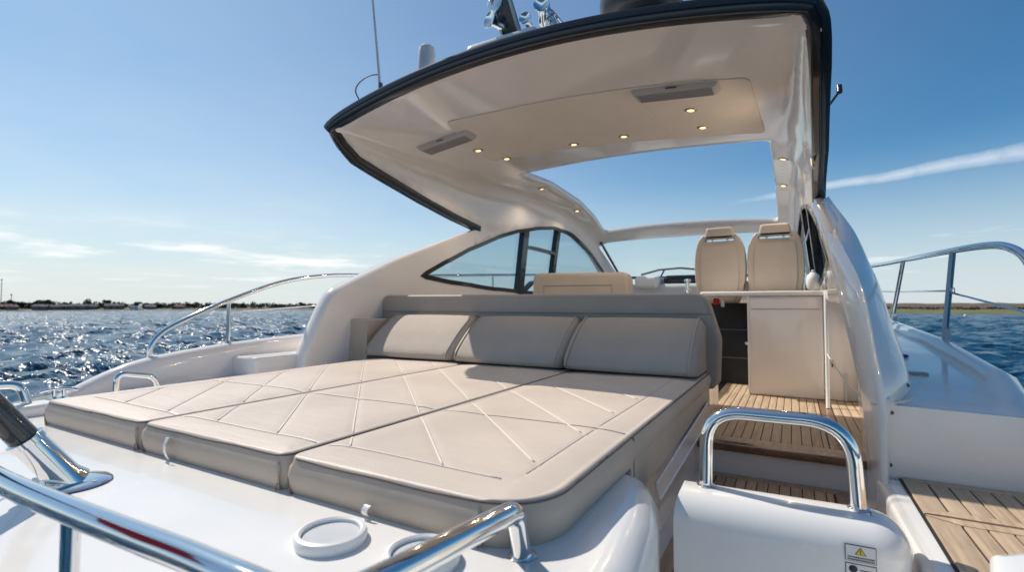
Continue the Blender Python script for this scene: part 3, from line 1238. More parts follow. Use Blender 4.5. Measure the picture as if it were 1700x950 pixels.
MB().slab(round_poly([(-2.95, -1.25), (.45, -1.25), (.55, .9), (.55, 1.6), (-3.0, 1.6), (-3.0, .9)], .2), .35, .55, .04).build('swim_platform', M['gelin'], yacht)

# after deck: the white moulding that carries the sun pad; its starboard lobe wraps the pad's corner
lobe = [(-.285, .30), (-.235, .42), (-.215, .6), (-.225, .85), (-.25, 1.05), (-.285, 1.22), (-.32, 1.30), (-.37, 1.335), (-.43, 1.33)]
deck = lobe + [(-.46, 1.40), (-.46, 2.0), (-.46, 2.9), (-1.5, 2.9), (-2.86, 2.9), (-2.9, 2.0), (-3.0, 1.3), (-3.0, 1.0), (-2.90, .78), (-2.72, .58), (-2.45, .43), (-2.1, .33), (-1.7, .265), (-1.2, .235), (-.8, .23), (-.45, .235)]
ad = MB().slab(deck, .5, 1.765, .075, 7).build('after_deck', M['gel'], yacht, 45)
MB().box(-.462, -.452, 1.42, 2.85, 1.25, 1.70).build('pad_base_side', M['gelin'], ad)
# cup holders with flat grey caps
for x, y in ((-.747, .648), (-.553, .672)):
    ch = MB().lathe([(.063, 0), (.065, .012), (.062, .020), (.056, .022), (.052, .019), (.0515, .008)], (x, y, 1.7645), (0, 0, 1), 40).build('cup_holder', M['white'], ad)
    MB().lathe([(.051, 0), (.0505, .013), (.02, .0135)], (x, y, 1.7648), (0, 0, 1), 40).build('cap', M['lightgrey'], ch)

# gate across the walkway, with its grab rail and warning plate
GM = Matrix.Translation((-.271, 1.31, 0)) @ Matrix.Rotation(R(2.6), 4, 'Z') @ Matrix.Translation((.271, -1.31, 0))
gate = MB().slab([(-.271, 1.305)] + round_poly([(-.271, 1.305), (.222, 1.305), (.226, 1.485), (-.271, 1.485)], [0, .10, .085, 0], 9)[1:], .5, 1.722, .072, 8)
gate.V = [tuple(GM @ Vector((-.271 + (x + .271) * .2 if x < -.20 else x, y, z))) for x, y, z in gate.V]
gate = gate.build('boarding_gate', M['gel'], yacht, 45)


def grab(pts, rad, r, name, parent, m='chrome', feet=True):
    path = fillet_path(pts, rad, 10)
    o = MB().tube(path, r, 20).build(name, M[m], parent, 60)
    return o


g = grab([(-.2080, 1.413, 1.712), (-.2035, 1.413, 1.919), (.115, 1.425, 1.919), (.126, 1.425, 1.712)], [0, .09, .105, 0], .0168, 'grab_rail', gate)
for x, y in ((-.2075, 1.413), (.126, 1.425)):
    MB().lathe([(.022, 0), (.0235, .004), (.018, .007)], (x, y, 1.7205), n=24).build('foot', M['chrome'], g)


def plate(x0, x1, z0, z1, y):
    pl = MB().box(x0, x1, y - .0012, y + .002, z0, z1).build('warning_plate', M['ink'], gate)
    MB().box(x0 + .0012, x1 - .0012, y - .0018, y + .001, z0 + .0012, z1 - .0012).build('plate_face', M['paper'], pl)
    return pl


gy = 1.305
pl = plate(.090, .146, 1.6435, 1.6785, gy)
xm = .118
raw('warning_triangle', [(xm - .0105, gy - .0024, 1.659), (xm + .0105, gy - .0024, 1.659), (xm, gy - .0024, 1.6755)], [(0, 1, 2)], M['ink'], pl)
raw('warning_triangle', [(xm - .0083, gy - .0030, 1.6603), (xm + .0083, gy - .0030, 1.6603), (xm, gy - .0030, 1.6734)], [(0, 1, 2)], M['yellow'], pl)
MB().box(xm - .0009, xm + .0009, gy - .0036, gy - .0028, 1.6638, 1.6695).box(xm - .0009, xm + .0009, gy - .0036, gy - .0028, 1.6612, 1.6626).build('exclamation_mark', M['ink'], pl)
tx = MB()
rt_ = random.Random(4)
for row in range(2):
    x = .0945
    while x < .1405:
        w = rt_.uniform(.0012, .0026)
        tx.box(x, x + w, gy - .0024, gy - .0016, 1.6465 + .0052 * (1 - row), 1.6495 + .0052 * (1 - row))
        x += w + .0009
tx.build('small_print', M['ink'], pl)
pl2 = plate(.090, .146, 1.600, 1.639, gy)
MB().lathe([(.006, -.0005), (.008, 0), (.006, .0008)], (.104, gy - .0022, 1.628), (0, -1, 0), 16).build('pictogram', M['ink'], pl2)
MB().box(.116, .142, gy - .0024, gy - .0016, 1.626, 1.628).box(.116, .137, gy - .0024, gy - .0016, 1.621, 1.623).build('small_print', M['ink'], pl2)
for o in (pl, pl2):
    o.matrix_local = GM

# foreground stern rail
rail_path = [(-1.9, .345, 1.905), (-1.55, .322, 1.912), (-1.137, .308, 1.912), (-.884, .313, 1.911), (-.62, .327, 1.908)]
full = smooth_path(rail_path, 8)[:-1] + fillet_path([(-.62, .327, 1.908), (-.405, .335, 1.903), (-.395, .71, 1.868), (-.415, .775, 1.76)], [0, .07, .045, 0], 10)
sr = MB().tube(full, .0172, 24).build('stern_rail', M['chrome'], yacht, 60)
for x, y in ((-.885, .314), (-1.75, .333)):
    MB().tube([(x, y, 1.762), (x, y, 1.905)], .0115, 18).build('post', M['chrome'], sr)
    MB().lathe([(.026, 0), (.027, .003), (.016, .008)], (x, y, 1.7645), n=24).build('foot', M['chrome'], sr)
MB().lathe([(.024, 0), (.025, .003), (.018, .008)], (-.414, .773, 1.7645), n=24).build('foot', M['chrome'], sr)

# grab rails near the port quarter
p1 = grab([(-2.70, .62, 1.75), (-2.70, .62, 1.895), (-2.66, .77, 1.885), (-2.64, .80, 1.75)], [0, .05, .05, 0], .0165, 'quarter_grab_rail', yacht)
MB().box(-2.70, -2.57, .73, .87, 1.75, 1.81, .02).build('pedestal', M['gel'], p1)
p2 = grab([(-2.80, 1.145, 1.755), (-2.80, 1.15, 1.875), (-2.80, 1.31, 1.84), (-2.80, 1.335, 1.755)], [0, .035, .06, 0], .0135, 'quarter_grab_rail', yacht)
MB().lathe([(.022, 0), (.024, .004), (.015, .008)], (-2.80, 1.145, 1.7645), n=18).build('foot', M['chrome'], p2)
# mooring cleat
cl = MB().tube([(-2.93, .97, 1.835), (-2.93, .90, 1.845), (-2.93, 1.04, 1.845), (-2.93, 1.1, 1.83)][1:3], .012, 12)
cl = MB().tube(smooth_path([(-2.99, .93, 1.800), (-2.98, .95, 1.806), (-2.96, .99, 1.81), (-2.94, 1.03, 1.806), (-2.93, 1.05, 1.800)], 5), [.004] + [.008] * 19 + [.004], 12)
cl.tube([(-2.967, .975, 1.76), (-2.967, .975, 1.806)], .0075, 12).tube([(-2.953, 1.005, 1.76), (-2.953, 1.005, 1.806)], .0075, 12)
cl = cl.build('mooring_cleat', M['chrome'], yacht)
MB().lathe([(.035, 0), (.037, .006), (.02, .012)], (-2.96, .99, 1.7645), n=20).build('base_plate', M['chrome'], cl)

# socket of the carbon pole
pole_dir = Vector((-.06, -.56, .83)).normalized()
pb = Vector((-1.525, .541, 1.765))
sk = MB().lathe([(.075, -.001), (.078, .004), (.072, .009), (.045, .012)], pb, (0, 0, 1), 36)
sk.tube([pb + Vector((0, 0, .004)), pb + pole_dir * .03, pb + pole_dir * .155], [.040, .034, .032], 24)
sk.lathe([(.0325, 0), (.036, .002), (.036, .016), (.0325, .018)], pb + pole_dir * .14, pole_dir, 28)
sk = sk.build('pole_socket', M['chrome'], yacht, 40)
for k in range(3):
    a = k * 2.1 + .4
    MB().lathe([(.006, 0), (.005, .003)], pb + Vector((.06 * math.cos(a), .06 * math.sin(a), .0085)), n=12).build('screw', M['grey'], sk)
clip = MB().tube(smooth_path([pb + Vector((-.07, -.03, .05)), pb + Vector((-.13, -.03, .07)), pb + Vector((-.17, -.02, .04)), pb + Vector((-.12, -.02, .035)), pb + Vector((-.08, -.03, .045))], 6), .006, 8)
clip.build('locking_pin', M['chrome'], sk)
pole = empty('awning_pole', tuple(pb))
tag(pole, 'black carbon fibre pole leaning out of its chrome deck socket', 'pole')
MB().tube([pole_dir * .1, pole_dir * 1.25], .0285, 28).build('shaft', M['carbon'], pole)
MB().lathe([(.0288, 0), (.031, .002), (.031, .02), (.0288, .022)], pole_dir * 1.22, pole_dir, 28).build('end_collar', M['chrome'], pole)
# the ensign that hangs from the pole (out of the frame, seen as a red streak in the polished rail)
rows = []
for i in range(9):
    row = []
    for k in range(9):
        p = pole_dir * (.75 + .05 * i) + Vector((-.04 + .012 * math.sin(k * 1.3 + i), -.03 - .055 * k, -.028 * k + .01 * math.sin(k + i * .7)))
        row.append(p)
    rows.append(row)
fl = empty('ensign', tuple(pb))
tag(fl, 'red cloth flag hanging from the black pole', 'flag')
MB().grid(rows).build('cloth', M['red'], fl, 180)
MB().tube([pole_dir * .74 + Vector((-.034, -.02, 0)), pole_dir * 1.16 + Vector((-.034, -.02, 0))], .004, 6).build('hoist', M['rope'], fl)
MB().tube([Vector((-.14, -.03, .04)), pole_dir * .9 + Vector((-.05, 0, -.03))], .003, 6).build('halyard', M['rope'], pole)

# port bulwark and its rail
bt = [(.90, 1.70), (1.0, 1.755), (1.1, 1.81), (1.2, 1.855), (1.3, 1.89), (1.42, 1.915), (1.6, 1.937), (1.86, 1.962), (2.5, 1.992), (3.5, 2.03), (5, 2.08), (7, 2.15), (8.5, 2.2)]
rows = []
ys = [.90, 1, 1.1, 1.2, 1.3, 1.42, 1.6, 1.86, 2.2, 2.5, 3, 3.5, 4.2, 5, 6, 7, 7.8, 8.5]
for y in ys:
    zt = lerp(bt, y)
    xo = -1.265 - lerp([(a, bb) for a, bb, _ in hs], y)
    xo = max(xo, -3.15) if y < 5 else xo
    a = xo
    rows.append([(a - .005, y, zt - .5), (a + .0, y, zt - .03), (a + .012, y, zt - .008), (a + .035, y, zt), (a + .07, y, zt - .004), (a + .088, y, zt - .022), (a + .10, y, zt - .06), (a + .12, y, min(1.72, zt - .08)), (a + .12, y, min(1.6, zt - .12))])
MB().grid(rows).build('port_bulwark', M['gelin'], yacht, 50)
MB().grid([[(-3.06, y, 1.766 if y < 2.1 else 1.86), (-2.99, y, 1.766 if y < 2.1 else 1.86), (-2.80, y, 1.767 if y < 2.1 else 1.861)] for y in (1.3, 1.9, 2.09, 2.11, 3, 5, 7)]).build('port_side_deck', M['gel'], yacht, 40)
MB().box(-3.04, -2.80, 1.85, 3.2, 1.70, 1.882, .015).build('deck_step', M['gelin'], yacht)
pr = [(-3.1, 1.42, 1.905), (-3.1, 1.43, 1.97), (-3.1, 1.475, 2.035), (-3.1, 1.58, 2.10), (-3.1, 1.86, 2.226), (-3.1, 2.242, 2.36), (-3.1, 2.6, 2.42), (-3.1, 2.966, 2.444), (-3.1, 3.6, 2.47), (-3.08, 5, 2.55), (-2.9, 7, 2.65), (-2.5, 8.6, 2.70)]
prl = MB().tube(smooth_path(pr, 7), .0145, 14).build('port_rail', M['chrome'], yacht, 60)
for (x, y, z0, z1) in ((-3.1, 1.86, 1.955, 2.22), (-3.1, 3.4, 2.02, 2.46), (-3.08, 5, 2.07, 2.545), (-2.9, 7, 2.14, 2.645)):
    MB().tube([(x, y, z0), (x, y, z1)], .012, 12).lathe([(.022, 0), (.024, .004), (.014, .02)], (x, y, z0 - .002), n=16).build('stanchion', M['chrome'], prl)
MB().tube([(-3.1, 1.88, 2.154), (-3.1, 2.55, 2.195), (-3.1, 3.4, 2.23), (-3.08, 5, 2.31), (-2.9, 7, 2.40)], .005, 8).build('lifeline', M['chrome'], prl)

# starboard side deck, gunwale and rail
sx = [(2.03, .60), (2.2, .655), (2.4, .68), (3.3, .69), (4.8, .68), (5.5, .63), (7, .46), (8.5, .12)]
sz = [(2.03, 1.878), (2.4, 1.925), (3.3, 1.995), (4.8, 2.055), (6, 2.11), (8.5, 2.2)]
lining = [(1.96, .243), (2.5, .262), (3.3, .31), (4.36, .40), (6, .40), (8.5, -.1)]
rows = []
for y in (2.03, 2.04, 2.06, 2.1, 2.15, 2.2, 2.3, 2.4, 2.55, 2.7, 3, 3.3, 3.6, 4, 4.5, 5, 5.5, 6, 7, 8.5):
    xo, z = lerp(sx, y), lerp(sz, y)
    e = .03 * max(0, 1 - (y - 2.03) / .04)
    lip = .030 * min(1, max(0, (y - 2.1) / .3))
    xi = lerp(lining, y) + .012
    rows.append([(xi, y, z - .03 - e), (xi, y, z - .004 - e), (xi + .06, y, z - e), (xo - .16, y, z - .004 - e), (xo - .09, y, z - .006 - e), (xo - .066, y, z + lip - e), (xo - .03, y, z + lip + .006 - e), (xo, y, z + lip - .012 - e), (xo + .015, y, z - .05 - e), (xo + .015, y, 1.5)])
sd_ = MB().grid(rows)
sd_ = sd_.build('starboard_side_deck', M['gel'], yacht, 50)
MB().slab(round_poly([(.242, 1.0), (.62, 1.0), (.612, 1.866), (.242, 1.875)], .006), 2.018, 2.10, 0, 3, XZ).build('side_deck_face', M['gel'], sd_)
for x, z in ((.273, 1.850), (.265, 1.682), (.245, 1.645)):
    MB().lathe([(.0066, 0), (.0055, .0026), (.002, .003)], (x, 2.017, z), (0, -1, 0), 12).build('screw', M['greydark'], sd_)
MB().lathe([(.018, 0), (.018, .006), (.012, .01)], (.44, 2.88, 1.962), n=18).build('fuel_cap', M['blue'], sd_)
MB().box(.375, .45, 2.45, 2.50, 1.925, 1.937, .004).build('deck_vent', M['grey'], sd_)
srl = MB().tube(smooth_path([(.47, 8.3, 2.70), (.60, 6.9, 2.61), (.68, 5.45, 2.553), (.68, 4.355, 2.51), (.68, 3.124, 2.461), (.68, 2.642, 2.435), (.68, 2.42, 2.405), (.675, 2.26, 2.35), (.67, 2.16, 2.26), (.665, 2.10, 2.12), (.66, 2.08, 1.90)], 7), .0150, 16).build('starboard_rail', M['chrome'], yacht, 60)
for y0, y1, z0, z1 in ((4.78, 4.365, 2.085, 2.51), (3.29, 3.137, 2.025, 2.461), (6.5, 6.3, 2.15, 2.585)):
    st = MB().tube([(.675, y0, z0 + .05), (.68, y1, z1)], .0135, 14).build('stanchion', M['chrome'], srl)
    MB().lathe([(.024, 0), (.024, .004), (.0165, .008), (.0165, .058), (.0135, .063)], (.675, y0, z0 - .01), Vector((.005, y1 - y0, z1 - z0)), 18).build('socket', M['lightgrey'], st)
MB().tube([(.68, 6.5, 2.35), (.68, 4.6, 2.295), (.68, 3.2, 2.268), (.68, 3.148, 2.255), (.675, 2.312, 2.178), (.665, 2.12, 2.15)], .0048, 8).tube(smooth_path([(.68, 3.2, 2.268), (.68, 3.16, 2.282), (.68, 3.13, 2.275), (.68, 3.13, 2.255)], 4), .003, 6).build('lifeline', M['chrome'], srl)

# starboard quarter deck with teak planks
qd = MB().slab(round_poly([(.240, .72), (.80, .80), (.80, 2.016), (.228, 2.016)], [.03, .05, 0, 0]), .5, 1.6425, .028, 5).build('quarter_deck', M['gel'], yacht, 45)
MB().box(.2845, .785, .85, 2.008, 1.643, 1.646).build('caulking', M['caulk'], qd)
ZT = 1.646


def plank(poly, z0, z1, parent, m='teak'):
    MB().slab(poly, z0, z1, .0012, 2).build('plank', M[m], parent, 30)


s_ = .0052
XL, XR = .292, .782
# border planks and mitred fields
plank([(XL, 2.005), (XL + .058, 1.969), (XR, 1.969), (XR, 2.005)], ZT, ZT + .005, qd)
plank([(XL, 2.000), (XL + .055, 1.965), (XL + .055, 1.729), (XL, 1.693)], ZT, ZT + .005, qd)
x = XL + .056
while x < XR - .02:
    plank([(x + s_, 1.965), (min(x + .0473, XR), 1.965), (min(x + .0473, XR), 1.729), (x + s_, 1.729)], ZT, ZT + .005, qd)
    x += .0473
plank([(XL + .004, 1.690), (XL + .058, 1.725), (XR - .03, 1.725), (XR, 1.690)], ZT, ZT + .008, qd)
plank([(XL, 1.682), (XL + .003, 1.686), (XR, 1.686), (XR - .045, 1.645), (XL + .064, 1.645)], ZT, ZT + .005, qd)
plank([(XL, 1.675), (XL + .061, 1.640), (XL + .061, .88), (XL, .88)], ZT, ZT + .005, qd)
x = XL + .062
while x < XR - .02:
    plank([(x + s_, 1.640), (min(x + .0473, XR), 1.640), (min(x + .0473, XR), .88), (x + s_, .88)], ZT, ZT + .005, qd)
    x += .0473
lk = MB().slab(round_poly([(.282, 1.143), (.335, 1.180), (.68, 1.180), (.70, .93), (.30, .90), (.255, 1.03)], .01), 1.6425, 1.782, .016, 4).build('locker_box', M['gel'], qd, 30)

# walkway: two teak treads, risers, side walls
MB().box(-.46, .40, 1.50, 5.9, 1.15, 1.28).build('walkway_base', M['gelin'], yacht)
tread = MB().box(-.452, .33, 1.502, 2.755, 1.28, 1.344).build('step_tread', M['gelin'], yacht)
MB().box(-.40, .215, 1.51, 2.745, 1.3445, 1.347).build('caulking', M['caulk'], tread)
sole = MB().box(-.452, .55, 2.757, 6.2, 1.285, 1.490, .0).build('cockpit_sole', M['gelin'], yacht)
MB().box(-.60, .52, 2.80, 5.6, 1.4905, 1.493).build('caulking', M['caulk'], sole)


def plank_run(x0, x1, y0, y1, z, w, parent, gap=.0045):
    x = x0
    while x < x1 - .01:
        plank([(x + gap / 2, y0), (min(x + w, x1) - gap / 2, y0), (min(x + w, x1) - gap / 2, y1), (x + gap / 2, y1)], z, z + .004, parent)
        x += w


plank_run(-.345, .145, 1.52, 2.68, 1.347, .046, tread)
plank([(-.395, 2.742), (.205, 2.742), (.150, 2.685), (-.345, 2.685)], 1.347, 1.351, tread)
plank([(-.398, 2.74), (-.350, 2.683), (-.350, 1.515), (-.398, 1.515)], 1.347, 1.351, tread)
plank([(.152, 2.683), (.21, 2.74), (.21, 1.515), (.152, 1.515)], 1.347, 1.351, tread, 'varn')
plank_run(-.53, .145, 2.90, 5.55, 1.493, .0465, sole)
plank([(-.44, 2.80), (.37, 2.80), (.37, 2.895), (-.44, 2.895)], 1.493, 1.4975, sole)
plank([(.150, 2.90), (.215, 2.90), (.215, 5.5), (.150, 5.5)], 1.493, 1.4975, sole, 'varn')
plank_run(.22, .50, 2.90, 5.5, 1.493, .0465, sole)
MB().box(-.443, .33, 2.735, 2.80, 1.462, 1.4985, .006).build('step_nosing', M['varn'], sole)
MB().box(-.50, -.458, 2.80, 3.72, 1.30, 1.75, .006).build('settee_end', M['gelin'], yacht)
# cabin side lining inboard of the starboard wall
rows = []
for y, xx in lining[:4]:
    zt = 1.90 if y < 2.1 else (2.15 if y < 2.7 else 2.235)
    rows.append([(xx, y, 1.28), (xx, y, 1.6), (xx, y, zt - .02), (xx + .006, y, zt), (xx + .02, y, zt)])
MB().grid(rows).build('walkway_side', M['gel'], yacht, 50)
# clear strip along the side of the sun pad base
MB().add([(x, y, z) for x in (-.3765, -.3715) for y, z in STRIP], [(0, 1, 2, 3), (7, 6, 5, 4), (0, 4, 5, 1), (1, 5, 6, 2), (2, 6, 7, 3), (3, 7, 4, 0)]).build('side_strip', M['acrylic'], yacht)
MB().tube([(-.371, y, z) for y, z in STRIP[:2]], .003, 6).tube([(-.371, y, z) for y, z in STRIP[2:]], .003, 6).build('strip_edge', M['white'], yacht)

# wet bar: cabinet, counter, panel beside it, pipe
cab = MB().box(-.305, .195, 4.33, 4.80, 1.498, 2.265, .012).build('bar_cabinet', M['gelin'], yacht)
MB().box(-.285, .178, 4.326, 4.333, 2.165, 2.169).build('door_joint', M['grey'], cab)
MB().box(-.312, -.298, 4.322, 4.34, 1.5, 2.275, .003).build('corner_bead', M['gel'], cab)
MB().box(-.66, .205, 4.31, 4.85, 2.267, 2.305, .012).build('counter_top', M['gel'], yacht)
sp = MB().box(.215, .50, 4.36, 4.50, 1.498, 2.25, .01).build('side_panel', M['gelin'], yacht)
MB().box(.243, .252, 4.352, 4.362, 1.74, 1.79).build('latch_slot', M['greydark'], sp)
MB().box(.318, .336, 4.33, 4.36, 1.50, 1.70, .004).build('door_stop', M['lightgrey'], sp)
MB().tube([(.196, 4.0, 1.497), (.199, 4.05, 1.6), (.203, 4.10, 2.30)], .0125, 12).build('bar_pipe', M['white'], yacht)
cd_ = MB().box(-.68, -.31, 4.86, 4.90, 1.494, 2.215).build('companionway_door', M['dark'], yacht)
for z in (1.72, 1.97):
    MB().box(-.67, -.32, 4.855, 4.864, z, z + .012, .003).build('door_rail', M['greydark'], cd_)
MB().lathe([(.012, 0), (.014, .012), (.006, .016)], (-.36, 4.858, 1.86), (0, -1, 0), 14).build('door_knob', M['chrome'], cd_)
MB().box(-1.3, .45, 5.36, 5.5, 1.0, 2.25).build('bulkhead', M['gelin'], yacht)

# masthead gear on the roof
dome = MB().lathe([(.03, -.02), (.16, -.012), (.19, .015), (.205, .06), (.2, .12), (.15, .175), (.07, .2), (0, .205)], (-.64, 2.46, 3.655), n=44).build('radar_dome', M['greydark'], yacht)
MB().lathe([(.13, 0), (.12, .06), (.10, .09)], (-.64, 2.46, 3.565), n=30).build('mount', M['black'], dome)
sat = MB().lathe([(.050, 0), (.053, .02), (.052, .13), (.046, .165), (.03, .18), (0, .184)], (-1.915, 2.34, 3.60), n=30).build('satellite_dome', M['lightgrey'], yacht)
MB().lathe([(.056, -.03), (.056, .0), (.05, .006)], (-1.915, 2.34, 3.595), n=30).build('collar', M['greydark'], sat)
wa = MB().tube([(-2.275, 2.32, 3.50), (-2.285, 2.32, 3.66), (-2.42, 2.32, 4.75)], [.012, .009, .005], 10).build('whip_antenna', M['lightgrey'], yacht)
MB().lathe([(.022, 0), (.022, .04), (.013, .06), (.013, .13)], (-2.273, 2.32, 3.49), n=16).build('base', M['greydark'], wa)
MB().tube(smooth_path([(-2.285, 2.32, 3.68), (-2.36, 2.31, 3.685), (-2.44, 2.30, 3.655), (-2.465, 2.29, 3.60), (-2.43, 2.29, 3.53), (-2.4, 2.29, 3.47)], 6), .0045, 8).build('cable', M['greydark'], wa)
ped = MB().slab(round_poly([(-1.60, 2.26), (-1.12, 2.26), (-1.2, 2.62), (-1.5, 2.62)], .05), 3.55, 3.668, .04, 5).build('mast_pedestal', M['gel'], yacht)
MM = Matrix.Translation((-1.325, 2.40, 3.66)) @ Matrix.Rotation(R(-13), 4, 'Y') @ Matrix.Rotation(R(12), 4, 'X')
MB().box(-.045, .045, -.035, .035, -.03, .75, .008, mtx=MM).build('light_mast', M['black'], ped)
MB().box(-.057, -.043, -.045, -.03, -.03, .75, .003, mtx=MM).box(.043, .057, -.045, -.03, -.03, .75, .003, mtx=MM).build('mast_trim', M['lightgrey'], ped)


def trumpet(c, ax, L, r, name):
    return MB().lathe([(r * .45, -.01), (r * .55, 0), (r * .5, L * .2), (r * .42, L * .45), (r * .62, L * .75), (r, L), (r * .93, L * 1.02), (r * .3, L * .8)], c, ax, 24).build(name, M['chrome'], ped, 50)


trumpet(Vector((-1.385, 2.36, 3.755)), (-.35, -.9, .12), .10, .05, 'horn')
trumpet(Vector((-1.16, 2.40, 3.74)), (.35, -.85, .25), .12, .045, 'horn')
trumpet(Vector((-1.22, 2.36, 3.72)), (.1, -.95, .1), .07, .035, 'horn')
MB().lathe([(.02, -.06), (.05, -.05), (.058, 0), (.054, .05), (.04, .055)], (-1.41, 2.36, 3.875), (-.1, -1, .1), 24).tube([(-1.41, 2.40, 3.875), (-1.38, 2.40, 3.66)], .014, 10).build('searchlight', M['chrome'], ped)
MB().tube(smooth_path([(-1.28, 2.4, 4.05), (-1.20, 2.4, 3.92), (-1.14, 2.4, 3.82), (-1.08, 2.42, 3.66)], 6), .022, 12).tube([(-1.10, 2.38, 3.78), (-1.0, 2.42, 3.64)], .010, 8).build('mast_stay', M['chrome'], ped)
MB().tube([(.26, 3.40, 3.43), (.26, 3.42, 3.475)], .015, 14).tube([(.20, 3.5, 3.38), (.26, 3.41, 3.44)], .007, 8).build('side_lamp', M['black'], yacht)

# ------------------------------------------------------------------ upholstery (loose things on the boat)
PADX = (-2.40, -1.70, -1.035, -.378)
Y0, Y1 = .765, 2.77
ZP = 1.85
KS = [-1.19 + .28 * i for i in range(10)]


def ridge(x, y):
    """height of the quilting welts on the sun pad: diagonals, a cross seam and a border"""
    h = 0.
    if x > -2.29 and x < -.484 and y > .872:
        for k in KS:
            d = abs(x + y - k) / 1.414
            if d < .03:
                h = min(h, -.0022 * math.exp(-(d / .011) ** 2))
    return h


def pad_top(x, y):
    z = ridge(x, y)
    d = abs(y - 1.342)
    z -= .004 * math.exp(-(d / .006) ** 2)
    for dd in (abs(y - .868) if -2.30 < x < -.48 else 9, abs(x + .482) if y > .9 else 9, abs(x + 2.295) if y > .87 else 9):
        z -= .0022 * math.exp(-(dd / .005) ** 2)
    z += .0028 * math.sin(7.3 * x + 2.1 * y) * math.sin(3.9 * y + x * 2)
    return z


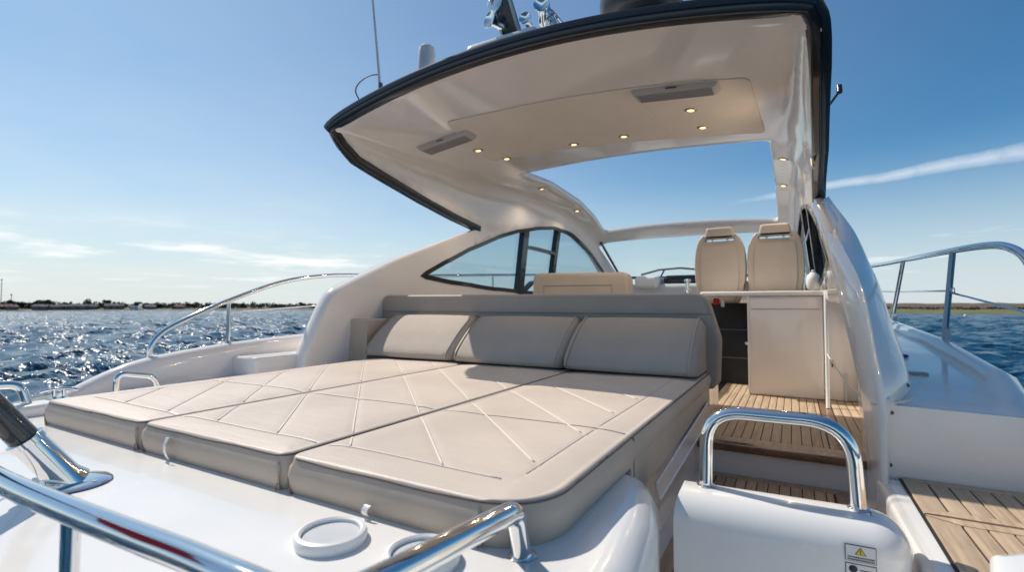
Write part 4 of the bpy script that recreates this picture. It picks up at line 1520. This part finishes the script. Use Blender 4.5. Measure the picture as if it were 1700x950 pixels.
def make_pad(i, label):
    x0, x1 = PADX[i] + .006, PADX[i + 1] - .006
    right = i == 2
    zb = 1.764
    e = .011
    nx, ny = 110, 260

    def inset(y, rr):
        """how far a side draws in near the after corner"""
        y = max(y, Y0 + .0015)
        if y >= Y0 + rr:
            return 0
        return rr - math.sqrt(max(0, rr * rr - (Y0 + rr - y) ** 2))

    rows = []
    prof = [(0, zb), (-.006, zb + .02), (-.009, (zb + ZP) / 2), (-.006, ZP - .022)] + [(e * (1 - math.cos(a)), ZP - e + e * math.sin(a)) for a in [math.pi / 2 * k / 5 for k in range(6)]]
    ys = []
    for off, z in prof:
        ys.append((Y0 + off, z))
    core = [Y0 + e + .004 + (Y1 - Y0 - 2 * e - .008) * ((k / ny) ** 1.35) for k in range(ny + 1)]
    ys += [(y, None) for y in core]
    for off, z in prof[::-1]:
        ys.append((Y1 - off, z))
    for y, zy in ys:
        a, b = x0 + inset(y, .03), x1 - inset(y, .135 if right else .03)
        if not (b - a > .1):
            b = a + .1
        row = []
        zcap = ZP if zy is None else zy
        for off, z in prof:
            row.append((a + off, y, min(z, zcap)))
        for k in range(nx + 1):
            x = a + e + .006 + (b - a - 2 * e - .012) * k / nx
            if zy is None:
                edge = min(1, min(x - a, b - x, y - Y0, Y1 - y) / .10)
                z = ZP + .008 * (1 - (1 - edge) ** 2) - .004 + pad_top(x, y) * (1 if min(x - a, b - x) > .024 or True else 0)
            else:
                z = zcap
            row.append((x, y, z))
        for off, z in prof[::-1]:
            row.append((b - off, y, min(z, zcap)))
        rows.append(row)
    V = [p for r_ in rows for p in r_]
    n = len(rows[0])
    F = [(p * n + k, p * n + k + 1, (p + 1) * n + k + 1, (p + 1) * n + k) for p in range(len(rows) - 1) for k in range(n - 1)]
    c = Vector(((x0 + x1) / 2, (Y0 + Y1) / 2, zb))
    me = bpy.data.meshes.new('sun_pad_cushion')
    me.from_pydata([tuple(Vector(v) - c) for v in V], [], F)
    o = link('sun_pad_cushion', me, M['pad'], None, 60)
    me.materials.append(M['pad_shade'])          # boxing round the sides: same vinyl, their shade painted in as a darker tone
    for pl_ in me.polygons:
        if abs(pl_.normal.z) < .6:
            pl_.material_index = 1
    o.location = c
    tag(o, label, 'cushion', 'sun pad cushions on the after deck')
    # piping cord round the top edge
    if right:
        lp = [(x0, Y1 - .01), (x0, Y0 + .03), (x0 + .03, Y0)] + [(x1 - .135 + .135 * math.sin(a), Y0 + .135 - .135 * math.cos(a)) for a in [math.pi / 2 * k / 10 for k in range(11)]] + [(x1, Y1 - .01)]
    else:
        lp = [(x0, Y1 - .01), (x0, Y0 + .028), (x0 + .009, Y0 + .009), (x0 + .028, Y0), (x1 - .028, Y0), (x1 - .009, Y0 + .009), (x1, Y0 + .028), (x1, Y1 - .01)]
    path = []
    lp = resample(lp, .03, False)
    for x, y in lp:
        path.append(Vector((x, y, ZP - .007 + .002 * math.sin(x * 17) * math.sin(x * 9 + y * 5))) - c)
    path = fillet_path(path, .02, 4)
    MB().tube(path, .0028, 8).build('piping', M['cord'], o, 180)
    def surf(x, y, lift=0):
        a, b = x0 + inset(y, .03), x1 - inset(y, .135 if right else .03)
        edge = max(0, min(1, min(x - a, b - x, y - Y0, Y1 - y) / .10))
        return Vector((x, y, ZP + .008 * (1 - (1 - edge) ** 2) - .004 + pad_top(x, y) + lift)) - c

    for kk in KS:
        seg = []
        xa = x0 + .004
        while xa <= x1 - .004:
            y = kk - xa
            if -2.292 < xa < -.486 and .874 < y < 2.46:
                seg.append(surf(xa, y, .0006))
            xa += .02
        if len(seg) > 2:
            MB().tube(seg, .0025, 6).build('quilting_welt', M['seam'], o, 180)
    for seg in ([(xx, .870) for xx in np.arange(max(x0 + .004, -2.29), min(x1 - .004, -.50), .03)], [(-.484, yy) for yy in np.arange(.92, 2.46, .03)] if right else [], [(-2.294, yy) for yy in np.arange(.92, 2.46, .03)] if i == 0 else []):
        if len(seg) > 2:
            MB().tube([surf(xx, yy, .0009) for xx, yy in seg], .0013, 5).build('border_stitch', M['seam'], o, 180)
    MB().tube([surf(xx, 1.342, .0022) for xx in np.arange(x0 + .012, x1 - .010, .015)], .0014, 6).build('cross_seam', M['thread'], o, 180)
    # white pull tab below the front edge
    if i > 0:
        tx_ = (-1.525, -.762)[i - 1]
        L = .062 if i == 1 else .026
        rows = [[(tx_ + dx + .006 * q * q, Y0 - .012 - .012 * math.sin(q * 2.6), zb + .004 + L * q) for dx in (-.008, .008)] for q in [k / 8 for k in range(9)]]
        rows = [[Vector(p) - c for p in r_] for r_ in rows]
        rows2 = rows + [[p + Vector((0, .002, 0)) for p in r_] for r_ in rows[::-1]]
        MB().grid(rows2).build('pull_tab', M['white'], o, 60)
    if right:
        s1 = MB().slab(round_poly([(1.328, 1.675), (2.75, 1.675), (2.75, 1.79), (1.328, 1.79)], .008), x1 - .03, x1 + .003, .006, 3, YZ)
        s1.V = [tuple(Vector(v) - c) for v in s1.V]
        s1.build('side_skirt', M['pad_shade'], o)
        MB().tube([Vector((x1 + .004, 1.343, 1.70)) - c, Vector((x1 + .004, 1.343, 1.84)) - c], .003, 6).build('side_seam', M['thread'], o)
    return o


make_pad(0, 'port sun pad cushion beside the bulwark, without a pull tab')
make_pad(1, 'middle sun pad cushion with a long white pull tab')
make_pad(2, 'sun pad cushion nearest the walkway with a rounded corner')


def pillow(x0, x1, label):
    prof = [(2.44, 1.862)] + [tuple(p) for p in smooth_path([(2.418, 1.868), (2.407, 1.892), (2.435, 1.932), (2.52, 2.010), (2.61, 2.075), (2.69, 2.118), (2.735, 2.125), (2.768, 2.105), (2.772, 2.06)], 4)] + [(2.772, 1.862)]
    N = 26
    rows = []
    cy, cz = 2.60, 1.97
    for k in range(N + 1):
        q = k / N
        d = min(q, 1 - q) * (x1 - x0)
        sc = 1 if d > .035 else .80 + .20 * math.sqrt(max(0, 1 - (1 - d / .035) ** 2))
        puff = 1 + .03 * math.sin(math.pi * q)
        x = x0 + (x1 - x0) * q
        row = []
        for y, z in prof:
            zz = cz + (z - cz) * (sc if z > 1.9 else 1) * puff
            yy = cy + (y - cy) * sc * puff
            # end shear: the top leans a little to starboard like a soft slab
            row.append((x, yy, max(1.861, zz)))
        row.append(row[0])
        rows.append(row)
    c = Vector(((x0 + x1) / 2, 2.60, 1.861))
    mb = MB().grid(rows)
    n = len(prof) + 1
    mb.F.append(tuple(range(n - 1)))
    mb.F.append(tuple(N * n + i for i in range(n - 1)))
    mb.V = [tuple(Vector(v) - c) for v in mb.V]
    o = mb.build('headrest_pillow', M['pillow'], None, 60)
    o.location = c
    tag(o, label, 'pillow', 'headrest pillows at the head of the sun pad')
    for q in (.045, .955):
        x = x0 + (x1 - x0) * q
        path = [Vector((x, 2.60 + (y - 2.60) * 1.03, 1.97 + (z - 1.97) * 1.03)) - c for y, z in prof[3:32]]
        MB().tube(path, .0035, 6).build('seam_welt', M['pad_shade'], o, 180)
    return o


pillow(-2.50, -1.782, 'sunlit headrest pillow at the port end of the row')
pillow(-1.776, -1.072, 'middle headrest pillow, half in the shadow of the hardtop')
pillow(-1.066, -.392, 'shaded headrest pillow nearest the walkway')

# bolster behind the pillows
bp = round_poly([(-2.705, 1.77), (-.345, 1.77), (-.335, 2.02), (-.405, 2.262), (-2.705, 2.272)], [.03, .03, .1, .09, .04], 7)
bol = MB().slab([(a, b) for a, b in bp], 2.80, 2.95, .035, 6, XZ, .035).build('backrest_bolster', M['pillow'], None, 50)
tag(bol, 'long taupe backrest bolster standing behind the row of pillows', 'backrest')
MB().slab([(a + (.012 if a < -1 else -.012), b - .012) for a, b in bp], 2.796, 2.802, .002, 2, XZ).build('face_panel', M['pillow'], bol)
MB().tube([(x, 2.796, 2.15) for x in (-2.66, -1.8, -1.0, -.37)], .004, 6).build('cross_seam', M['thread'], bol)
end = MB().slab(round_poly([(-2.735, 1.77), (-2.555, 1.77), (-2.555, 2.10), (-2.735, 2.10)], .012), 2.50, 2.795, .012, 3, XZ).build('end_cushion', M['pad_shade'], None, 40)
tag(end, 'boxy taupe end cushion below the port end of the bolster', 'cushion')
MB().box(-2.738, -2.558, 2.496, 2.503, 1.78, 1.784).build('seam', M['thread'], end)

# settee with its tan back, forward of the bolster
sofa = empty('settee', (-1.75, 4.3, 1.49))
tag(sofa, 'tan leather settee back showing above the bolster, port of the helm seats', 'settee')


def loc_build(mb, o, *a, **k):
    mb.V = [tuple(Vector(v) - o.location) for v in mb.V]
    return mb.build(*a, **k)


loc_build(MB().slab(round_poly([(-2.28, 1.9), (-1.27, 1.9), (-1.285, 2.50), (-2.26, 2.515)], [.05, .05, .10, .08], 7), 4.42, 4.60, .05, 5, XZ, .04), sofa, 'backrest', M['tan'], sofa, 50)
loc_build(MB().tube([(-2.13, 4.418, 2.2), (-2.13, 4.418, 2.385), (-1.44, 4.418, 2.38), (-1.44, 4.418, 2.2)], .003, 6), sofa, 'stitch_line', M['thread'], sofa)
loc_build(MB().box(-2.28, -1.27, 4.61, 5.2, 1.80, 1.95, .03), sofa, 'seat', M['tan'], sofa)
loc_build(MB().box(-2.26, -1.29, 4.45, 5.15, 1.492, 1.797), sofa, 'base', M['gelin'], sofa)


def helm_seat(x0, x1, label):
    xm = (x0 + x1) / 2
    hw = (x1 - x0) / 2
    o = empty('helm_seat', (xm, 5.0, 1.49))
    tag(o, label, 'helm seat', 'pair of tan helm seats')
    half = [(.66, 2.20), (.86, 2.30), (.97, 2.42), (1.0, 2.54), (.985, 2.64), (.93, 2.73), (.82, 2.80), (.68, 2.84), (.60, 2.845)]
    up = [tuple(p) for p in smooth_path(half, 4)]
    notch = [(.575, 2.84), (.565, 2.80), (.555, 2.787)]
    out = [(xm + hw * a, z) for a, z in up + notch] + [(xm - hw * a, z) for a, z in (up + notch)[::-1]]
    sm = out
    bk = loc_build(MB().slab(sm, 4.93, 5.10, .012, 4, XZ, .012), o, 'backrest', M['tan'], o, 60)
    loc_build(MB().slab([(xm + (a - xm) * .74, b - .02) for a, b in sm if b < 2.785], 4.916, 4.935, .012, 4, XZ, .0), o, 'back_panel', M['tan'], bk, 60)
    hr = loc_build(MB().slab(round_poly([(xm - hw * .585, 2.812), (xm + hw * .585, 2.812), (xm + hw * .50, 2.915), (xm - hw * .50, 2.915)], [.006, .006, .03, .03], 6), 4.915, 5.03, .02, 5, XZ, .02), o, 'headrest', M['tan'], o, 60)
    loc_build(MB().tube([(xm - hw * .3, 5.0, 2.77), (xm - hw * .3, 5.0, 2.83)], .007, 10).tube([(xm + hw * .3, 5.0, 2.77), (xm + hw * .3, 5.0, 2.83)], .007, 10), o, 'headrest_post', M['chrome'], hr)
    loc_build(MB().box(x0 + .02, x1 - .02, 5.12, 5.55, 2.05, 2.2, .04), o, 'seat', M['tan'], o)
    loc_build(MB().lathe([(.2, 0), (.18, .03), (.06, .06), (.06, .55)], (xm, 5.25, 1.495), n=20), o, 'pedestal', M['chrome'], o)
    loc_build(MB().box(x1 - .012, x1 + .006, 4.98, 5.4, 2.30, 2.42, .008) if x1 < 0 else MB().box(x1 - .002, x1 + .04, 4.98, 5.4, 2.30, 2.37, .008), o, 'armrest', M['tan'], o)
    return o


helm_seat(-.80, -.362, 'tan helm seat beside the settee, the one on the left')
helm_seat(-.350, .10, 'tan helm seat standing against the starboard window')

# loose odds and ends
fe = empty('fender', (.135, 4.25, 2.31))
tag(fe, 'stubby white fender standing on the counter below the starboard window', 'fender')
MB().lathe([(.03, 0), (.043, .02), (.046, .07), (.038, .105), (.018, .125)], n=24).build('body', M['white'], fe)
MB().lathe([(.012, .12), (.012, .14), (.006, .145)], n=12).build('eye', M['lightgrey'], fe)
cv = MB()
for k in range(4):
    cv.tube(smooth_path([(.205, 4.12, 2.285 + .008 * k), (.27, 4.15, 2.30 + .018 * k), (.33, 4.18, 2.305 + .022 * k), (.42, 4.26, 2.30 + .024 * k)], 6), [.014 + .0006 * j for j in range(19)], 10)
cv = cv.build('folded_canvas', M['rope'], None, 180)
tag(cv, 'bundle of folded white canvas tied along the top of the starboard panel', 'canvas')
MB().tube([(.27 + .022 * math.cos(a), 4.15, 2.325 + .047 * math.sin(a)) for a in [k * .5236 for k in range(12)]], .004, 6, True).build('tie', M['rope'], cv)
rp = MB().tube(smooth_path([(.201, 4.08, 1.859), (.229, 3.2, 1.808), (.228, 2.6, 1.828), (.226, 2.2, 1.86), (.228, 2.0, 1.878), (.26, 2.0, 1.884), (.31, 2.015, 1.892), (.335, 2.05, 1.905)], 8), .0042, 8).build('cord', M['rope'], None, 180)
tag(rp, 'thin white cord looping from the bar pipe to the starboard side deck', 'cord')
rb = MB().box(-.585, -.54, 4.5, 4.56, 2.20, 2.255, .015).build('red_bundle', M['red'], None)
tag(rb, 'small red and white cloth bundle under the counter', 'bundle')
MB().box(-.525, -.50, 4.5, 4.56, 2.18, 2.255, .01).build('white_fold', M['white'], rb)
